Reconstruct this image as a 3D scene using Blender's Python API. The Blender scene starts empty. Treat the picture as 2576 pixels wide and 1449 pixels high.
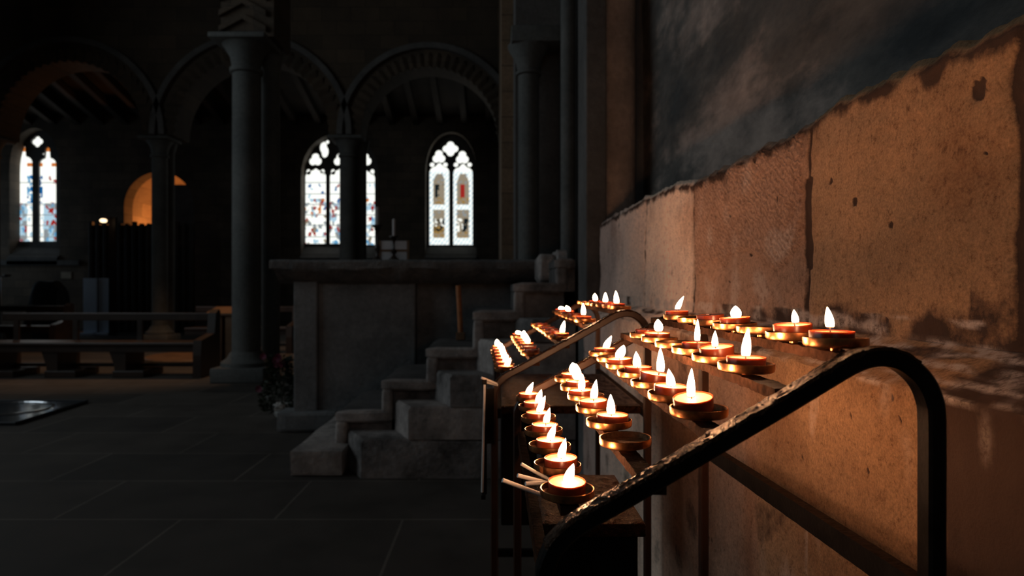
import bpy, bmesh, math, random
from mathutils import Vector, Matrix, noise
from mathutils.geometry import tessellate_polygon

random.seed(7)
S = bpy.context.scene
COL = S.collection
F, CX, CY, H = 1650.0, 1248.0, 724.5, 1.2      # focal length in px, principal point, eye height
PI = math.pi

def P(px, py, d):
    """a point of the place: bearing read in the photograph, at its own distance d"""
    return Vector(((px - CX) * d / F, d, H - (py - CY) * d / F))
def PX(px, d): return (px - CX) * d / F
def PZ(py, d): return H - (py - CY) * d / F

# ------------------------------------------------------------------ materials
def newmat(name):
    m = bpy.data.materials.new(name); m.use_nodes = True
    nt = m.node_tree
    return m, nt, nt.nodes['Principled BSDF']
def node(nt, t, **kw):
    n = nt.nodes.new(t)
    for k, v in kw.items():
        if k in n.inputs: n.inputs[k].default_value = v
        else: setattr(n, k, v)
    return n
def ramp(nt, fac, stops, interp='LINEAR'):
    r = nt.nodes.new('ShaderNodeValToRGB'); cr = r.color_ramp; cr.interpolation = interp
    while len(cr.elements) < len(stops): cr.elements.new(0.5)
    for e, (p, c) in zip(cr.elements, stops):
        e.position = p; e.color = (*c, 1) if len(c) == 3 else c
    nt.links.new(fac, r.inputs[0]); return r.outputs[0]
def coords(nt, kind='Object', sc=(1, 1, 1)):
    t = nt.nodes.new('ShaderNodeTexCoord'); mp = nt.nodes.new('ShaderNodeMapping')
    mp.inputs['Scale'].default_value = sc
    nt.links.new(t.outputs[kind], mp.inputs[0]); return mp.outputs[0]
def tex_noise(nt, vec, scale, detail=6, rough=0.6):
    n = node(nt, 'ShaderNodeTexNoise', Scale=scale, Detail=detail, Roughness=rough)
    nt.links.new(vec, n.inputs['Vector']); return n.outputs['Fac']
def bump(nt, bs, height, strength, dist):
    b = node(nt, 'ShaderNodeBump', Strength=strength, Distance=dist)
    nt.links.new(height, b.inputs['Height']); nt.links.new(b.outputs[0], bs.inputs['Normal'])
def mixc(nt, fac, a, b, mode='MIX'):
    m = nt.nodes.new('ShaderNodeMix'); m.data_type = 'RGBA'; m.blend_type = mode
    for sock, v in ((m.inputs[0], fac), (m.inputs[6], a), (m.inputs[7], b)):
        if hasattr(v, 'is_linked'): nt.links.new(v, sock)
        elif isinstance(v, (int, float)): sock.default_value = v
        else: sock.default_value = (*v, 1)
    return m.outputs[2]
def plain(name, c, rough=0.6, metal=0.0, var=0.25, scale=8.0, bmp=0.0, bscale=40, bdist=0.002, sss=0):
    m, nt, bs = newmat(name)
    v = coords(nt)
    f = tex_noise(nt, v, scale)
    c = Vector(c)
    nt.links.new(ramp(nt, f, [(0.3, tuple(c * (1 - var))), (0.7, tuple(c * (1 + var)))]), bs.inputs['Base Color'])
    bs.inputs['Roughness'].default_value = rough; bs.inputs['Metallic'].default_value = metal
    if bmp: bump(nt, bs, tex_noise(nt, v, bscale, 4), bmp, bdist)
    if sss:
        bs.inputs['Subsurface Weight'].default_value = sss
        bs.inputs['Subsurface Radius'].default_value = (0.012, 0.006, 0.003)
        bs.inputs['Subsurface Scale'].default_value = 0.5
    return m
def stone(name, c1, c2, sc=1.2, rough=0.85, bmp=0.6, bdist=0.01, courses=None, plane='xz'):
    """weathered stone; courses=(block width, course height) adds ashlar joints"""
    m, nt, bs = newmat(name)
    v = coords(nt)
    f = tex_noise(nt, v, sc, 8, 0.65)
    col = ramp(nt, f, [(0.3, c1), (0.72, c2)])
    fine = tex_noise(nt, v, 28, 5, 0.7)
    col = mixc(nt, 0.5, col, ramp(nt, fine, [(0.3, (0.45,) * 3), (0.7, (1.2,) * 3)]), 'MULTIPLY')
    h = fine
    if courses:
        sx = nt.nodes.new('ShaderNodeSeparateXYZ'); nt.links.new(v, sx.inputs[0])
        cb = nt.nodes.new('ShaderNodeCombineXYZ')
        nt.links.new(sx.outputs[0 if plane[0] == 'x' else 1], cb.inputs[0])
        nt.links.new(sx.outputs[2 if plane[1] == 'z' else 1], cb.inputs[1])
        br = node(nt, 'ShaderNodeTexBrick', Scale=1.0)
        br.inputs['Brick Width'].default_value, br.inputs['Row Height'].default_value = courses
        br.inputs['Mortar Size'].default_value = 0.008
        br.inputs['Color1'].default_value = (0.75, 0.75, 0.75, 1); br.inputs['Color2'].default_value = (1.25, 1.2, 1.15, 1)
        br.inputs['Mortar'].default_value = (0.55, 0.55, 0.55, 1)
        nt.links.new(cb.outputs[0], br.inputs['Vector'])
        col = mixc(nt, 0.85, col, br.outputs['Color'], 'MULTIPLY')
    nt.links.new(col, bs.inputs['Base Color'])
    bs.inputs['Roughness'].default_value = rough
    bump(nt, bs, h, bmp, bdist)
    return m
def emit(name, c, s):
    m = bpy.data.materials.new(name); m.use_nodes = True; nt = m.node_tree; nt.nodes.clear()
    e = node(nt, 'ShaderNodeEmission', Strength=s); e.inputs[0].default_value = (*c, 1)
    o = nt.nodes.new('ShaderNodeOutputMaterial'); nt.links.new(e.outputs[0], o.inputs[0]); return m

M = {}
M['arcade'] = stone('arcade stone', (0.05, 0.036, 0.024), (0.11, 0.078, 0.05), 0.8, courses=(0.62, 0.3))
M['shaft'] = stone('column stone', (0.075, 0.078, 0.074), (0.15, 0.15, 0.14), 1.6, bmp=0.4)
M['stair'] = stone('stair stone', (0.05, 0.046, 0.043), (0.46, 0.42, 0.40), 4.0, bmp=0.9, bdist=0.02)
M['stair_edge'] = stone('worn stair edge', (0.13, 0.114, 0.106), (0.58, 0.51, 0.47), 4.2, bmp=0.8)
M['tread'] = stone('shaded dark tread', (0.045, 0.042, 0.04), (0.13, 0.12, 0.115), 3.0, bmp=0.6)  # colour darkened for the weak light on the tread tops
M['parapet'] = stone('parapet slab', (0.09, 0.096, 0.098), (0.27, 0.275, 0.275), 2.2, bmp=0.5)
M['coping'] = stone('coping stone', (0.10, 0.098, 0.095), (0.28, 0.265, 0.25), 5, bmp=1.0, bdist=0.03)
M['pier'] = stone('pier stone', (0.07, 0.067, 0.064), (0.17, 0.16, 0.15), 1.5, bmp=0.6)
M['floor'] = None
M['wood'] = plain('dark oak', (0.03, 0.018, 0.012), 0.38, var=0.4, scale=3, bmp=0.2, bscale=12)
M['wood_warm'] = plain('brown oak', (0.16, 0.085, 0.04), 0.45, var=0.35, scale=4, bmp=0.2, bscale=14)
M['wood_orange'] = plain('orange wood', (0.42, 0.15, 0.045), 0.6, var=0.3, scale=20)
M['black'] = plain('black paint', (0.009, 0.008, 0.0075), 0.36, var=0.5, scale=40, bmp=0.25, bscale=160, bdist=0.0012)
M['black'].node_tree.nodes['Principled BSDF'].inputs['Specular IOR Level'].default_value = 0.15
M['lit_black'] = plain('candle-lit black paint', (0.045, 0.019, 0.0095), 0.42, var=0.25, scale=30, bmp=0.15, bscale=120, bdist=0.001)  # black paint browned to carry candle light on the farther frames
M['iron'] = plain('wax spattered iron', (0.055, 0.026, 0.015), 0.85, metal=0.0, var=0.7, scale=90, bmp=0.8, bscale=130, bdist=0.002)
M['bar_top'] = plain('dark iron top', (0.016, 0.010, 0.007), 0.7, var=0.9, scale=110, bmp=0.9, bscale=170, bdist=0.002)  # darker iron for the top faces of the bars
M['crust'] = plain('wax crust', (0.02, 0.008, 0.0034), 0.27, var=0.9, scale=120, bmp=1.0, bscale=300, bdist=0.003)
for k_, sp_ in (('iron', 0.03), ('crust', 0.3), ('bar_top', 0.08)):
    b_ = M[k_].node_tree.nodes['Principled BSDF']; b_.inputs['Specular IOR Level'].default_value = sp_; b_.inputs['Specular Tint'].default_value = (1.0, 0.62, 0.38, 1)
M['brass'] = plain('old brass', (0.84, 0.37, 0.15), 0.31, metal=1.0, var=0.45, scale=110, bmp=0.15, bscale=120, bdist=0.0008)
M['brass_in'] = plain('sooty brass', (0.22, 0.12, 0.06), 0.42, metal=0.8, var=0.7, scale=110, bmp=0.5, bscale=150, bdist=0.001)
M['cup'] = plain('terracotta red cup', (0.25, 0.037, 0.010), 0.30, var=0.1, scale=50, sss=0.25)
M['wax'] = plain('candle wax', (0.62, 0.43, 0.235), 0.4, var=0.06, scale=60, sss=0.5)
M['wax_dull'] = plain('set grey wax', (0.5, 0.40, 0.36), 0.5, var=0.15, scale=60)
M['wick'] = plain('burnt wick', (0.05, 0.025, 0.015), 0.9)
M['match'] = plain('white taper', (0.88, 0.82, 0.76), 0.6, var=0.08, scale=100)
M['white'] = plain('white board', (0.62, 0.74, 0.9), 0.5, var=0.06, scale=2)
M['linen'] = plain('white linen', (0.55, 0.52, 0.52), 0.8, var=0.08, scale=5)
M['leaf'] = plain('dark leaves', (0.018, 0.03, 0.013), 0.5, var=0.5, scale=14)
M['bloom'] = plain('magenta blossom', (0.16, 0.02, 0.06), 0.6, var=0.4, scale=20)
M['pot'] = plain('white pot', (0.75, 0.75, 0.72), 0.3, var=0.1)
M['cloth'] = plain('black cover', (0.012, 0.013, 0.017), 0.7)
M['steel'] = plain('polished steel', (0.75, 0.77, 0.8), 0.2, metal=1.0)
M['plaque'] = plain('wall plaque', (0.30, 0.25, 0.18), 0.7)
M['timber'] = plain('roof timber', (0.035, 0.022, 0.013), 0.8, var=0.4, scale=2)
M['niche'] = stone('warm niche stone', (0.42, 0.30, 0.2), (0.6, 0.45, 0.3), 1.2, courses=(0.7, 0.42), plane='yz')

def floor_mat():
    m, nt, bs = newmat('stone flags')
    v = coords(nt)
    br = node(nt, 'ShaderNodeTexBrick', Scale=1.0, offset=0.42)
    br.inputs['Brick Width'].default_value = 1.15; br.inputs['Row Height'].default_value = 0.68
    br.inputs['Mortar Size'].default_value = 0.007
    br.inputs['Color1'].default_value = (0.034, 0.028, 0.023, 1); br.inputs['Color2'].default_value = (0.062, 0.05, 0.04, 1)
    br.inputs['Mortar'].default_value = (0.13, 0.11, 0.09, 1)
    nt.links.new(v, br.inputs['Vector'])
    f = tex_noise(nt, v, 2.0, 8)
    col = mixc(nt, 0.7, br.outputs['Color'], ramp(nt, f, [(0.3, (0.5,) * 3), (0.7, (1.25,) * 3)]), 'MULTIPLY')
    nt.links.new(col, bs.inputs['Base Color'])
    nt.links.new(ramp(nt, f, [(0.35, (0.7,) * 3), (0.7, (0.9,) * 3)]), bs.inputs['Roughness'])
    bump(nt, bs, f, 0.25, 0.01)
    return m
M['floor'] = floor_mat()

def wall_mat():
    """candle-lit sandstone: blocks along the wall; stains, painted shade, mortar and pale scars come from a mesh attribute"""
    m, nt, bs = newmat('sandstone blocks')
    v = coords(nt)
    sx = nt.nodes.new('ShaderNodeSeparateXYZ'); nt.links.new(v, sx.inputs[0])
    jit = node(nt, 'ShaderNodeTexNoise', Scale=14.0, Detail=4.0)
    nt.links.new(v, jit.inputs['Vector'])
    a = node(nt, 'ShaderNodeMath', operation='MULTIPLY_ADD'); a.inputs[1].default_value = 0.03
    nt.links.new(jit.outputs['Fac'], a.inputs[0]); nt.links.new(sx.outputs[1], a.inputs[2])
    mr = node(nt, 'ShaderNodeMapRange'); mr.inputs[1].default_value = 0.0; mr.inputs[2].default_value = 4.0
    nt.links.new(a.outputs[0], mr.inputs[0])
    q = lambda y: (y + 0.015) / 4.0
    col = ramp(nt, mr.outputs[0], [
        (0.0, (0.09, 0.06, 0.042)), (q(0.675), (0.10, 0.064, 0.044)), (q(0.70), (0.36, 0.20, 0.10)),  # near end: sooty tone plus painted shadow
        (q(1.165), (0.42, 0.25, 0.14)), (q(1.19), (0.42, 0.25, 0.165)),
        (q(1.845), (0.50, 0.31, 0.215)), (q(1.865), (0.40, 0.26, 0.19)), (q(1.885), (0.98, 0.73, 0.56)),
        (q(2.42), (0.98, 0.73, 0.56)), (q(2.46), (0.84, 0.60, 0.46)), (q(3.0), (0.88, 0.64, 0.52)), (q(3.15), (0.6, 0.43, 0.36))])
    big = tex_noise(nt, v, 4.0, 8, 0.65)
    col = mixc(nt, 0.8, col, ramp(nt, big, [(0.3, (0.6, 0.5, 0.45)), (0.48, (1, 1, 1)), (0.7, (1.25, 1.22, 1.2))]), 'MULTIPLY')
    fine = tex_noise(nt, v, 70, 10, 0.8)
    col = mixc(nt, 0.9, col, ramp(nt, fine, [(0.34, (0.38, 0.31, 0.27)), (0.47, (0.95,) * 3), (0.6, (1.05,) * 3), (0.72, (1.5, 1.5, 1.5))]), 'MULTIPLY')
    grain = tex_noise(nt, v, 260, 3, 0.6)
    col = mixc(nt, 0.6, col, ramp(nt, grain, [(0.3, (0.55,) * 3), (0.7, (1.4,) * 3)]), 'MULTIPLY')
    at = node(nt, 'ShaderNodeAttribute', attribute_name='stain_shade')
    an = node(nt, 'ShaderNodeMath', operation='MULTIPLY_ADD'); an.inputs[1].default_value = 0.7; 
    nt.links.new(tex_noise(nt, v, 55, 6, 0.7), an.inputs[0])
    sb = node(nt, 'ShaderNodeMath', operation='SUBTRACT'); sb.inputs[1].default_value = 0.35
    nt.links.new(at.outputs['Fac'], an.inputs[2]); nt.links.new(an.outputs[0], sb.inputs[0])
    col = mixc(nt, ramp(nt, sb.outputs[0], [(0.28, (0, 0, 0)), (0.62, (1, 1, 1))]), col, (0.065, 0.036, 0.024))
    pa = node(nt, 'ShaderNodeAttribute', attribute_name='pale')
    pm = node(nt, 'ShaderNodeMath', operation='MULTIPLY'); nt.links.new(pa.outputs['Fac'], pm.inputs[0])
    nt.links.new(ramp(nt, fine, [(0.4, (0.2,) * 3), (0.55, (1, 1, 1))]), pm.inputs[1])
    col = mixc(nt, pm.outputs[0], col, (0.62, 0.50, 0.42))
    nt.links.new(col, bs.inputs['Base Color'])
    bs.inputs['Roughness'].default_value = 0.85; bs.inputs['Specular IOR Level'].default_value = 0.25
    hh = node(nt, 'ShaderNodeMath', operation='ADD'); nt.links.new(fine, hh.inputs[0])
    g2 = node(nt, 'ShaderNodeMath', operation='MULTIPLY'); g2.inputs[1].default_value = 0.35; nt.links.new(grain, g2.inputs[0])
    nt.links.new(g2.outputs[0], hh.inputs[1])
    # chisel strokes on the flaked block
    wv = node(nt, 'ShaderNodeTexWave', Scale=26.0, Distortion=9.0, Detail=5.0); wv.inputs['Detail Scale'].default_value = 1.8
    mp = nt.nodes.new('ShaderNodeMapping'); mp.inputs['Rotation'].default_value = (math.radians(55), 0, 0); mp.inputs['Scale'].default_value = (0.0, 1.0, 1.0)
    tc = nt.nodes.new('ShaderNodeTexCoord'); nt.links.new(tc.outputs['Object'], mp.inputs[0]); nt.links.new(mp.outputs[0], wv.inputs['Vector'])
    wv.bands_direction = 'Y'
    ta = node(nt, 'ShaderNodeAttribute', attribute_name='tooled')
    tm = node(nt, 'ShaderNodeMath', operation='MULTIPLY'); nt.links.new(ta.outputs['Fac'], tm.inputs[0]); nt.links.new(wv.outputs['Fac'], tm.inputs[1])
    h3 = node(nt, 'ShaderNodeMath', operation='MULTIPLY_ADD'); h3.inputs[1].default_value = 0.9; nt.links.new(tm.outputs[0], h3.inputs[0]); nt.links.new(hh.outputs[0], h3.inputs[2])
    col = mixc(nt, ta.outputs['Fac'], col, mixc(nt, 0.35, col, ramp(nt, wv.outputs['Fac'], [(0.2, (0.6, 0.5, 0.45)), (0.7, (1.3, 1.3, 1.3))]), 'MULTIPLY'))
    nt.links.new(col, bs.inputs['Base Color'])
    bump(nt, bs, h3.outputs[0], 0.6, 0.005)
    return m
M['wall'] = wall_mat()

def plaster_mat():
    m, nt, bs = newmat('stained plaster')
    v = coords(nt, 'Object', (1, 0.4, 1))
    f = tex_noise(nt, v, 2.6, 9, 0.66); g = tex_noise(nt, v, 7.0, 9, 0.75)
    col = ramp(nt, f, [(0.36, (0.055, 0.058, 0.058)), (0.5, (0.14, 0.125, 0.11)), (0.62, (0.40, 0.31, 0.26))])
    col = mixc(nt, 0.8, col, ramp(nt, g, [(0.35, (0.55,) * 3), (0.66, (1.35,) * 3)]), 'MULTIPLY')
    nt.links.new(col, bs.inputs['Base Color']); bs.inputs['Roughness'].default_value = 0.9
    bump(nt, bs, g, 0.5, 0.02)
    return m
M['plaster'] = plaster_mat()

FLAME = 150.0
def flame_mat():
    m = bpy.data.materials.new('candle flame'); m.use_nodes = True; nt = m.node_tree; nt.nodes.clear()
    t = nt.nodes.new('ShaderNodeTexCoord'); sx = nt.nodes.new('ShaderNodeSeparateXYZ')
    nt.links.new(t.outputs['Generated'], sx.inputs[0])
    e = node(nt, 'ShaderNodeEmission')
    nt.links.new(ramp(nt, sx.outputs[2], [(0.0, (0.25, 0.35, 1.0)), (0.12, (1.0, 0.42, 0.15)), (0.3, (1.0, 0.50, 0.25))]), e.inputs[0])
    st = node(nt, 'ShaderNodeMath', operation='MULTIPLY'); st.inputs[1].default_value = FLAME
    nt.links.new(ramp(nt, sx.outputs[2], [(0.0, (0.0006,) * 3), (0.10, (0.003,) * 3), (0.22, (1,) * 3)]), st.inputs[0])
    nt.links.new(st.outputs[0], e.inputs[1])
    tr = nt.nodes.new('ShaderNodeBsdfTransparent'); mx = nt.nodes.new('ShaderNodeMixShader')
    nt.links.new(ramp(nt, sx.outputs[2], [(0.0, (0.12,) * 3), (0.12, (0.35,) * 3), (0.22, (1,) * 3)]), mx.inputs[0])
    nt.links.new(tr.outputs[0], mx.inputs[1]); nt.links.new(e.outputs[0], mx.inputs[2])
    o = nt.nodes.new('ShaderNodeOutputMaterial'); nt.links.new(mx.outputs[0], o.inputs[0])
    return m
M['flame'] = flame_mat()

# ------------------------------------------------------------------ mesh building
class MB:
    def __init__(s): s.v, s.f, s.mi = [], [], []
    def add(s, vs, fs, mi=0):
        o = len(s.v); s.v += [tuple(p) for p in vs]
        s.f += [[i + o for i in q] for q in fs]; s.mi += [mi] * len(fs); return s
    def box(s, x0, x1, y0, y1, z0, z1, bev=0.0, mi=0):
        if bev <= 0:
            vs = [(x, y, z) for z in (z0, z1) for y in (y0, y1) for x in (x0, x1)]
            return s.add(vs, [(0, 2, 3, 1), (4, 5, 7, 6), (0, 1, 5, 4), (2, 6, 7, 3), (0, 4, 6, 2), (1, 3, 7, 5)], mi)
        bm = bmesh.new(); bmesh.ops.create_cube(bm, size=1)
        for v in bm.verts:
            v.co = Vector(((x0 + x1) / 2 + v.co.x * (x1 - x0), (y0 + y1) / 2 + v.co.y * (y1 - y0), (z0 + z1) / 2 + v.co.z * (z1 - z0)))
        b = min(bev, 0.45 * min(x1 - x0, y1 - y0, z1 - z0))
        bmesh.ops.bevel(bm, geom=bm.edges[:], offset=b, segments=2, affect='EDGES', profile=0.6)
        bm.verts.index_update()
        s.add([v.co[:] for v in bm.verts], [[v.index for v in f.verts] for f in bm.faces], mi); bm.free(); return s
    def lathe(s, prof, c=(0, 0, 0), seg=32, mi=0, cap=True):
        cx, cy, cz = c; vs, fs = [], []; n = len(prof)
        for k in range(seg):
            a = 2 * PI * k / seg
            for r, z in prof: vs.append((cx + r * math.cos(a), cy + r * math.sin(a), cz + z))
        for k in range(seg):
            k2 = (k + 1) % seg
            for i in range(n - 1): fs.append((k * n + i, k2 * n + i, k2 * n + i + 1, k * n + i + 1))
        if cap:
            fs.append([k * n for k in range(seg)][::-1]); fs.append([k * n + n - 1 for k in range(seg)])
        return s.add(vs, fs, mi)
    def tube(s, pts, r, seg=8, mi=0, rfun=None):
        pts = [Vector(p) for p in pts]; vs, fs = [], []; n = len(pts)
        for i, p in enumerate(pts):
            t = (pts[min(i + 1, n - 1)] - pts[max(i - 1, 0)]).normalized()
            u = t.orthogonal().normalized() if i == 0 else (u - t * u.dot(t)).normalized()
            w = t.cross(u); rr = rfun(i / (n - 1)) if rfun else r
            for k in range(seg):
                a = 2 * PI * k / seg; vs.append(p + (u * math.cos(a) + w * math.sin(a)) * rr)
        for i in range(n - 1):
            for k in range(seg):
                k2 = (k + 1) % seg
                fs.append((i * seg + k, i * seg + k2, (i + 1) * seg + k2, (i + 1) * seg + k))
        fs.append(list(range(seg))[::-1]); fs.append([(n - 1) * seg + k for k in range(seg)])
        return s.add(vs, fs, mi)
    def prism(s, poly, y0, y1, mi=0):
        """polygon in xz pushed from y0 to y1"""
        n = len(poly)
        vs = [(x, y0, z) for x, z in poly] + [(x, y1, z) for x, z in poly]
        fs = [list(range(n)), [n + i for i in range(n)][::-1]] + [(i, i + n, (i + 1) % n + n, (i + 1) % n) for i in range(n)]
        return s.add(vs, fs, mi)
    def plate(s, outer, holes, y0, y1, mi=0):
        """a slab in xz with holes right through it"""
        loops = [outer] + holes
        flat = [p for l in loops for p in l]
        tris = tessellate_polygon([[Vector((x, z, 0)) for x, z in l] for l in loops])
        n = len(flat)
        s.add([(x, y0, z) for x, z in flat] + [(x, y1, z) for x, z in flat],
              [tuple(t) for t in tris] + [tuple(i + n for i in t)[::-1] for t in tris], mi)
        for l in loops:
            m = len(l)
            s.add([(x, y0, z) for x, z in l] + [(x, y1, z) for x, z in l],
                  [(i, (i + 1) % m, (i + 1) % m + m, i + m) for i in range(m)], mi)
        return s
    def obj(s, name, mats, parent=None, smooth=False, loc=None):
        me = bpy.data.meshes.new(name); me.from_pydata(s.v, [], s.f)
        for m in (mats if isinstance(mats, (list, tuple)) else [mats]): me.materials.append(m)
        me.polygons.foreach_set('material_index', s.mi)
        bm = bmesh.new(); bm.from_mesh(me); bmesh.ops.recalc_face_normals(bm, faces=bm.faces[:]); bm.to_mesh(me); bm.free()
        if smooth:
            me.polygons.foreach_set('use_smooth', [True] * len(me.polygons))
            me.set_sharp_from_angle(angle=math.radians(smooth if smooth is not True else 40))
        o = bpy.data.objects.new(name, me); COL.objects.link(o)
        if parent: o.parent = parent
        if loc is not None: o.location = loc
        return o

def tag(o, label=None, cat=None, group=None, kind=None):
    if label: o['label'] = label
    if cat: o['category'] = cat
    if group: o['group'] = group
    if kind: o['kind'] = kind
    return o
def thing(name, label, cat, loc=(0, 0, 0), group=None, kind=None):
    o = bpy.data.objects.new(name, None); COL.objects.link(o); o.location = loc; o.empty_display_size = 0.05
    return tag(o, label, cat, group, kind)
def struct(o, label=None):
    o['kind'] = 'structure'
    if label: o['label'] = label
    return o
def smooth_path(pts, n=6):
    out = []
    for i in range(len(pts) - 1):
        p0 = Vector(pts[max(i - 1, 0)]); p1 = Vector(pts[i]); p2 = Vector(pts[i + 1]); p3 = Vector(pts[min(i + 2, len(pts) - 1)])
        for k in range(n):
            t = k / n
            out.append(0.5 * ((2 * p1) + (p2 - p0) * t + (2 * p0 - 5 * p1 + 4 * p2 - p3) * t * t + (3 * p1 - p0 - 3 * p2 + p3) * t ** 3))
    out.append(Vector(pts[-1])); return out

# ------------------------------------------------------------------ the candle-lit wall beside the racks
XL, XU, ZL, ZU = 0.47, 0.56, 1.085, 1.131
def wall_top(y):
    pts = [(-1, 1.50), (0.70, 1.495), (0.79, 1.50), (0.92, 1.504), (1.12, 1.515), (1.23, 1.503), (1.5, 1.500), (1.85, 1.507), (2.1, 1.535), (2.54, 1.549), (3.6, 1.552)]
    for (a, za), (b, zb) in zip(pts, pts[1:]):
        if a <= y <= b: return za + (zb - za) * (y - a) / (b - a)
    return 1.5
def sm(a, b, x):
    t = max(0.0, min(1.0, (x - a) / (b - a))); return t * t * (3 - 2 * t)
def build_wall_right():
    ys = []; y = -0.5
    while y < 3.53: ys.append(y); y += (0.0055 if y < 1.3 else 0.009) if y > 0.45 else 0.05
    ys.append(3.53)
    prof = [(0, 0.5 * k / 20) for k in range(20)] + [(0, 0.5 + 0.5 * k / 70) for k in range(70)]
    prof += [(1, k / 16) for k in range(16)] + [(2, k / 76) for k in range(76)] + [(3, k / 8) for k in range(9)]
    vs, fs, st, pl, tw_ = [], [], [], [], []; n = len(prof)
    joints = ((0.69, 0.022), (1.18, 0.013), (1.865, 0.007), (2.46, 0.006), (3.0, 0.006))
    N = lambda a, b, c=0.0: noise.noise(Vector((a, b, c)))
    holes = [(random.uniform(0.7, 1.8), random.uniform(0.6, 1.48), random.uniform(0.002, 0.005)) for _ in range(46)] + [(0.765, 1.43, 0.011), (1.02, 1.335, 0.006), (0.93, 1.29, 0.005)]
    for y in ys:
        zt = wall_top(y) + 0.010 * N(y * 9, 3) + 0.008 * N(y * 30, 7) + 0.003 * N(y * 90, 9)
        hs = [h for h in holes if abs(h[0] - y) < 0.02]
        for s, t in prof:
            if s == 0: x, z = XL, ZL * t
            elif s == 1: x, z = XL + (XU - XL) * t, ZL + (ZU - ZL) * t
            elif s == 2: x, z = XU, ZU + (zt - 0.014 - ZU) * t
            else: x, z = XU + 0.014 + 0.30 * t, zt
            p = Vector((x, y, z)); stain_shade = pale = tl = 0.0
            dsp = 0.006 * noise.noise(p * 3.5) + 0.0035 * noise.noise(p * 13) + 0.0018 * noise.noise(p * 45)
            if s == 2:
                for jy, wd in joints:
                    c = jy + 0.010 * N(z * 9, jy); g = abs(y - c)
                    if jy < 0.7:
                        w2 = wd * (0.35 + 1.3 * max(0, N(z * 11, 4.0) + 0.25))
                    elif jy < 1.2: w2 = wd * (1.0 if 1.235 < z < 1.40 else 0.28 + 0.4 * max(0, N(z * 20, 2)))
                    else: w2 = wd * (0.5 + 0.5 * N(z * 15, jy))
                    k = 1 - sm(w2 * 0.7, w2 * 1.3 + 0.003, g)
                    stain_shade = max(stain_shade, k * 0.95); dsp -= 0.0055 * k
                # dark runs left of the second joint, and along the broken top edge
                if 1.15 < y < 1.42: stain_shade = max(stain_shade, 0.62 * sm(0.05, 0.4, N(y * 55, z * 1.3, 5)) * (1 - sm(1.15, 1.42, y)))
                stain_shade = max(stain_shade, (0.75 + 0.5 * N(y * 14, z * 14, 8)) * sm(zt - 0.055, zt - 0.012, z + 0.02 * N(y * 22, 1)))
                stain_shade = max(stain_shade, (0.62 + 0.7 * N(y * 16, z * 20, 3)) * (1 - sm(1.14, 1.20 + 0.05 * N(y * 7, 11) + (0.06 if y < 0.78 else 0), z)) * (1 - 0.75 * sm(1.2, 1.8, y)))
                if 1.2 < y < 1.85:       # the flaked, tooled block
                    e = 1.245 + 0.075 * N(y * 5, 0, 1) + 0.02 * N(y * 24, 3) + 0.06 * (1.83 - y)
                    tool = sm(e - 0.004, e + 0.004, z)
                    dsp += tool * (0.004 + 0.0028 * math.sin((y * 0.75 + z) * 330 + 5 * noise.noise(p * 6)) * max(0, noise.noise(p * 5) + 0.3))
                    stain_shade = max(stain_shade, 0.42 * tool * max(0, N(y * 30, z * 30, 6) + 0.25) + (0.36 * (1 - (e - z) / 0.03) if 0 < e - z < 0.03 else 0)); tl = tool
                    pale = max(pale, 0.55 * sm(0.1, 0.5, N(y * 12, z * 12, 9)))
                stain_shade = max(stain_shade, 0.5 * sm(0.25, 0.55, N(y * 6, z * 2.2, 21)))
            if s == 1 or (s == 2 and t < 0.08):
                pale = max(pale, 0.9 * sm(-0.1, 0.3, N(y * 16, x * 60 + z * 40, 12)))
                stain_shade = max(stain_shade, 0.6 * sm(0.0, 0.4, N(y * 8, x * 40, 13)))
            if s < 2:
                stain_shade = max(stain_shade, 0.95 * sm(0.735, 0.66, y + 0.03 * N(z * 7, 1, 1)) if y < 0.8 else 0)  # sooty near end, with the shadow there painted in
                stain_shade = max(stain_shade, 0.45 * sm(0.15, 0.5, N(y * 7, z * 7, 31)))
                pale = max(pale, 0.4 * sm(0.3, 0.6, N(y * 22, z * 9, 33)) * (1 - sm(1.0, 1.3, y)))
                if s == 0:
                    for zj in (0.86, 0.45):
                        g = abs(z - zj - 0.006 * N(y * 12, zj)); k = 1 - sm(0.002, 0.007, g); stain_shade = max(stain_shade, 0.5 * k); dsp -= 0.003 * k
                    for yj in (1.0, 1.9):
                        if z < 0.86:
                            g = abs(y - yj); k = 1 - sm(0.002, 0.007, g); pale = max(pale, 0.5 * k); dsp -= 0.003 * k
            for hy, hz, hr in hs:
                g = math.hypot(y - hy, z - hz) / hr * (1 + 0.5 * N(y * 300, z * 300))
                if g < 1.6: k = 1 - sm(0.7, 1.6, g); dsp -= 0.004 * k; stain_shade = max(stain_shade, 0.95 * k)
            if s == 0 or s == 2: x -= dsp
            elif s == 1: x -= dsp; z += dsp
            else: z += dsp
            vs.append((x, y, z)); st.append(stain_shade); pl.append(pale); tw_.append(tl)
    for i in range(len(ys) - 1):
        for k in range(n - 1): fs.append((i * n + k, (i + 1) * n + k, (i + 1) * n + k + 1, i * n + k + 1))
    mb = MB().add(vs, fs)
    mb.box(XL + 0.03, 0.84, -0.5, 3.53, 0, ZL - 0.02); mb.box(XU + 0.03, 0.84, -0.5, 3.53, ZL - 0.03, 1.46)
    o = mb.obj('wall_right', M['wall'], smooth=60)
    for nm, data in (('stain_shade', st), ('pale', pl), ('tooled', tw_)):
        at = o.data.attributes.new(nm, 'FLOAT', 'POINT'); at.data.foreach_set('value', data + [0.0] * (len(o.data.vertices) - len(data)))
    struct(o, 'low orange sandstone wall lit by the candles, with a sloping ledge')
build_wall_right()

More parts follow.
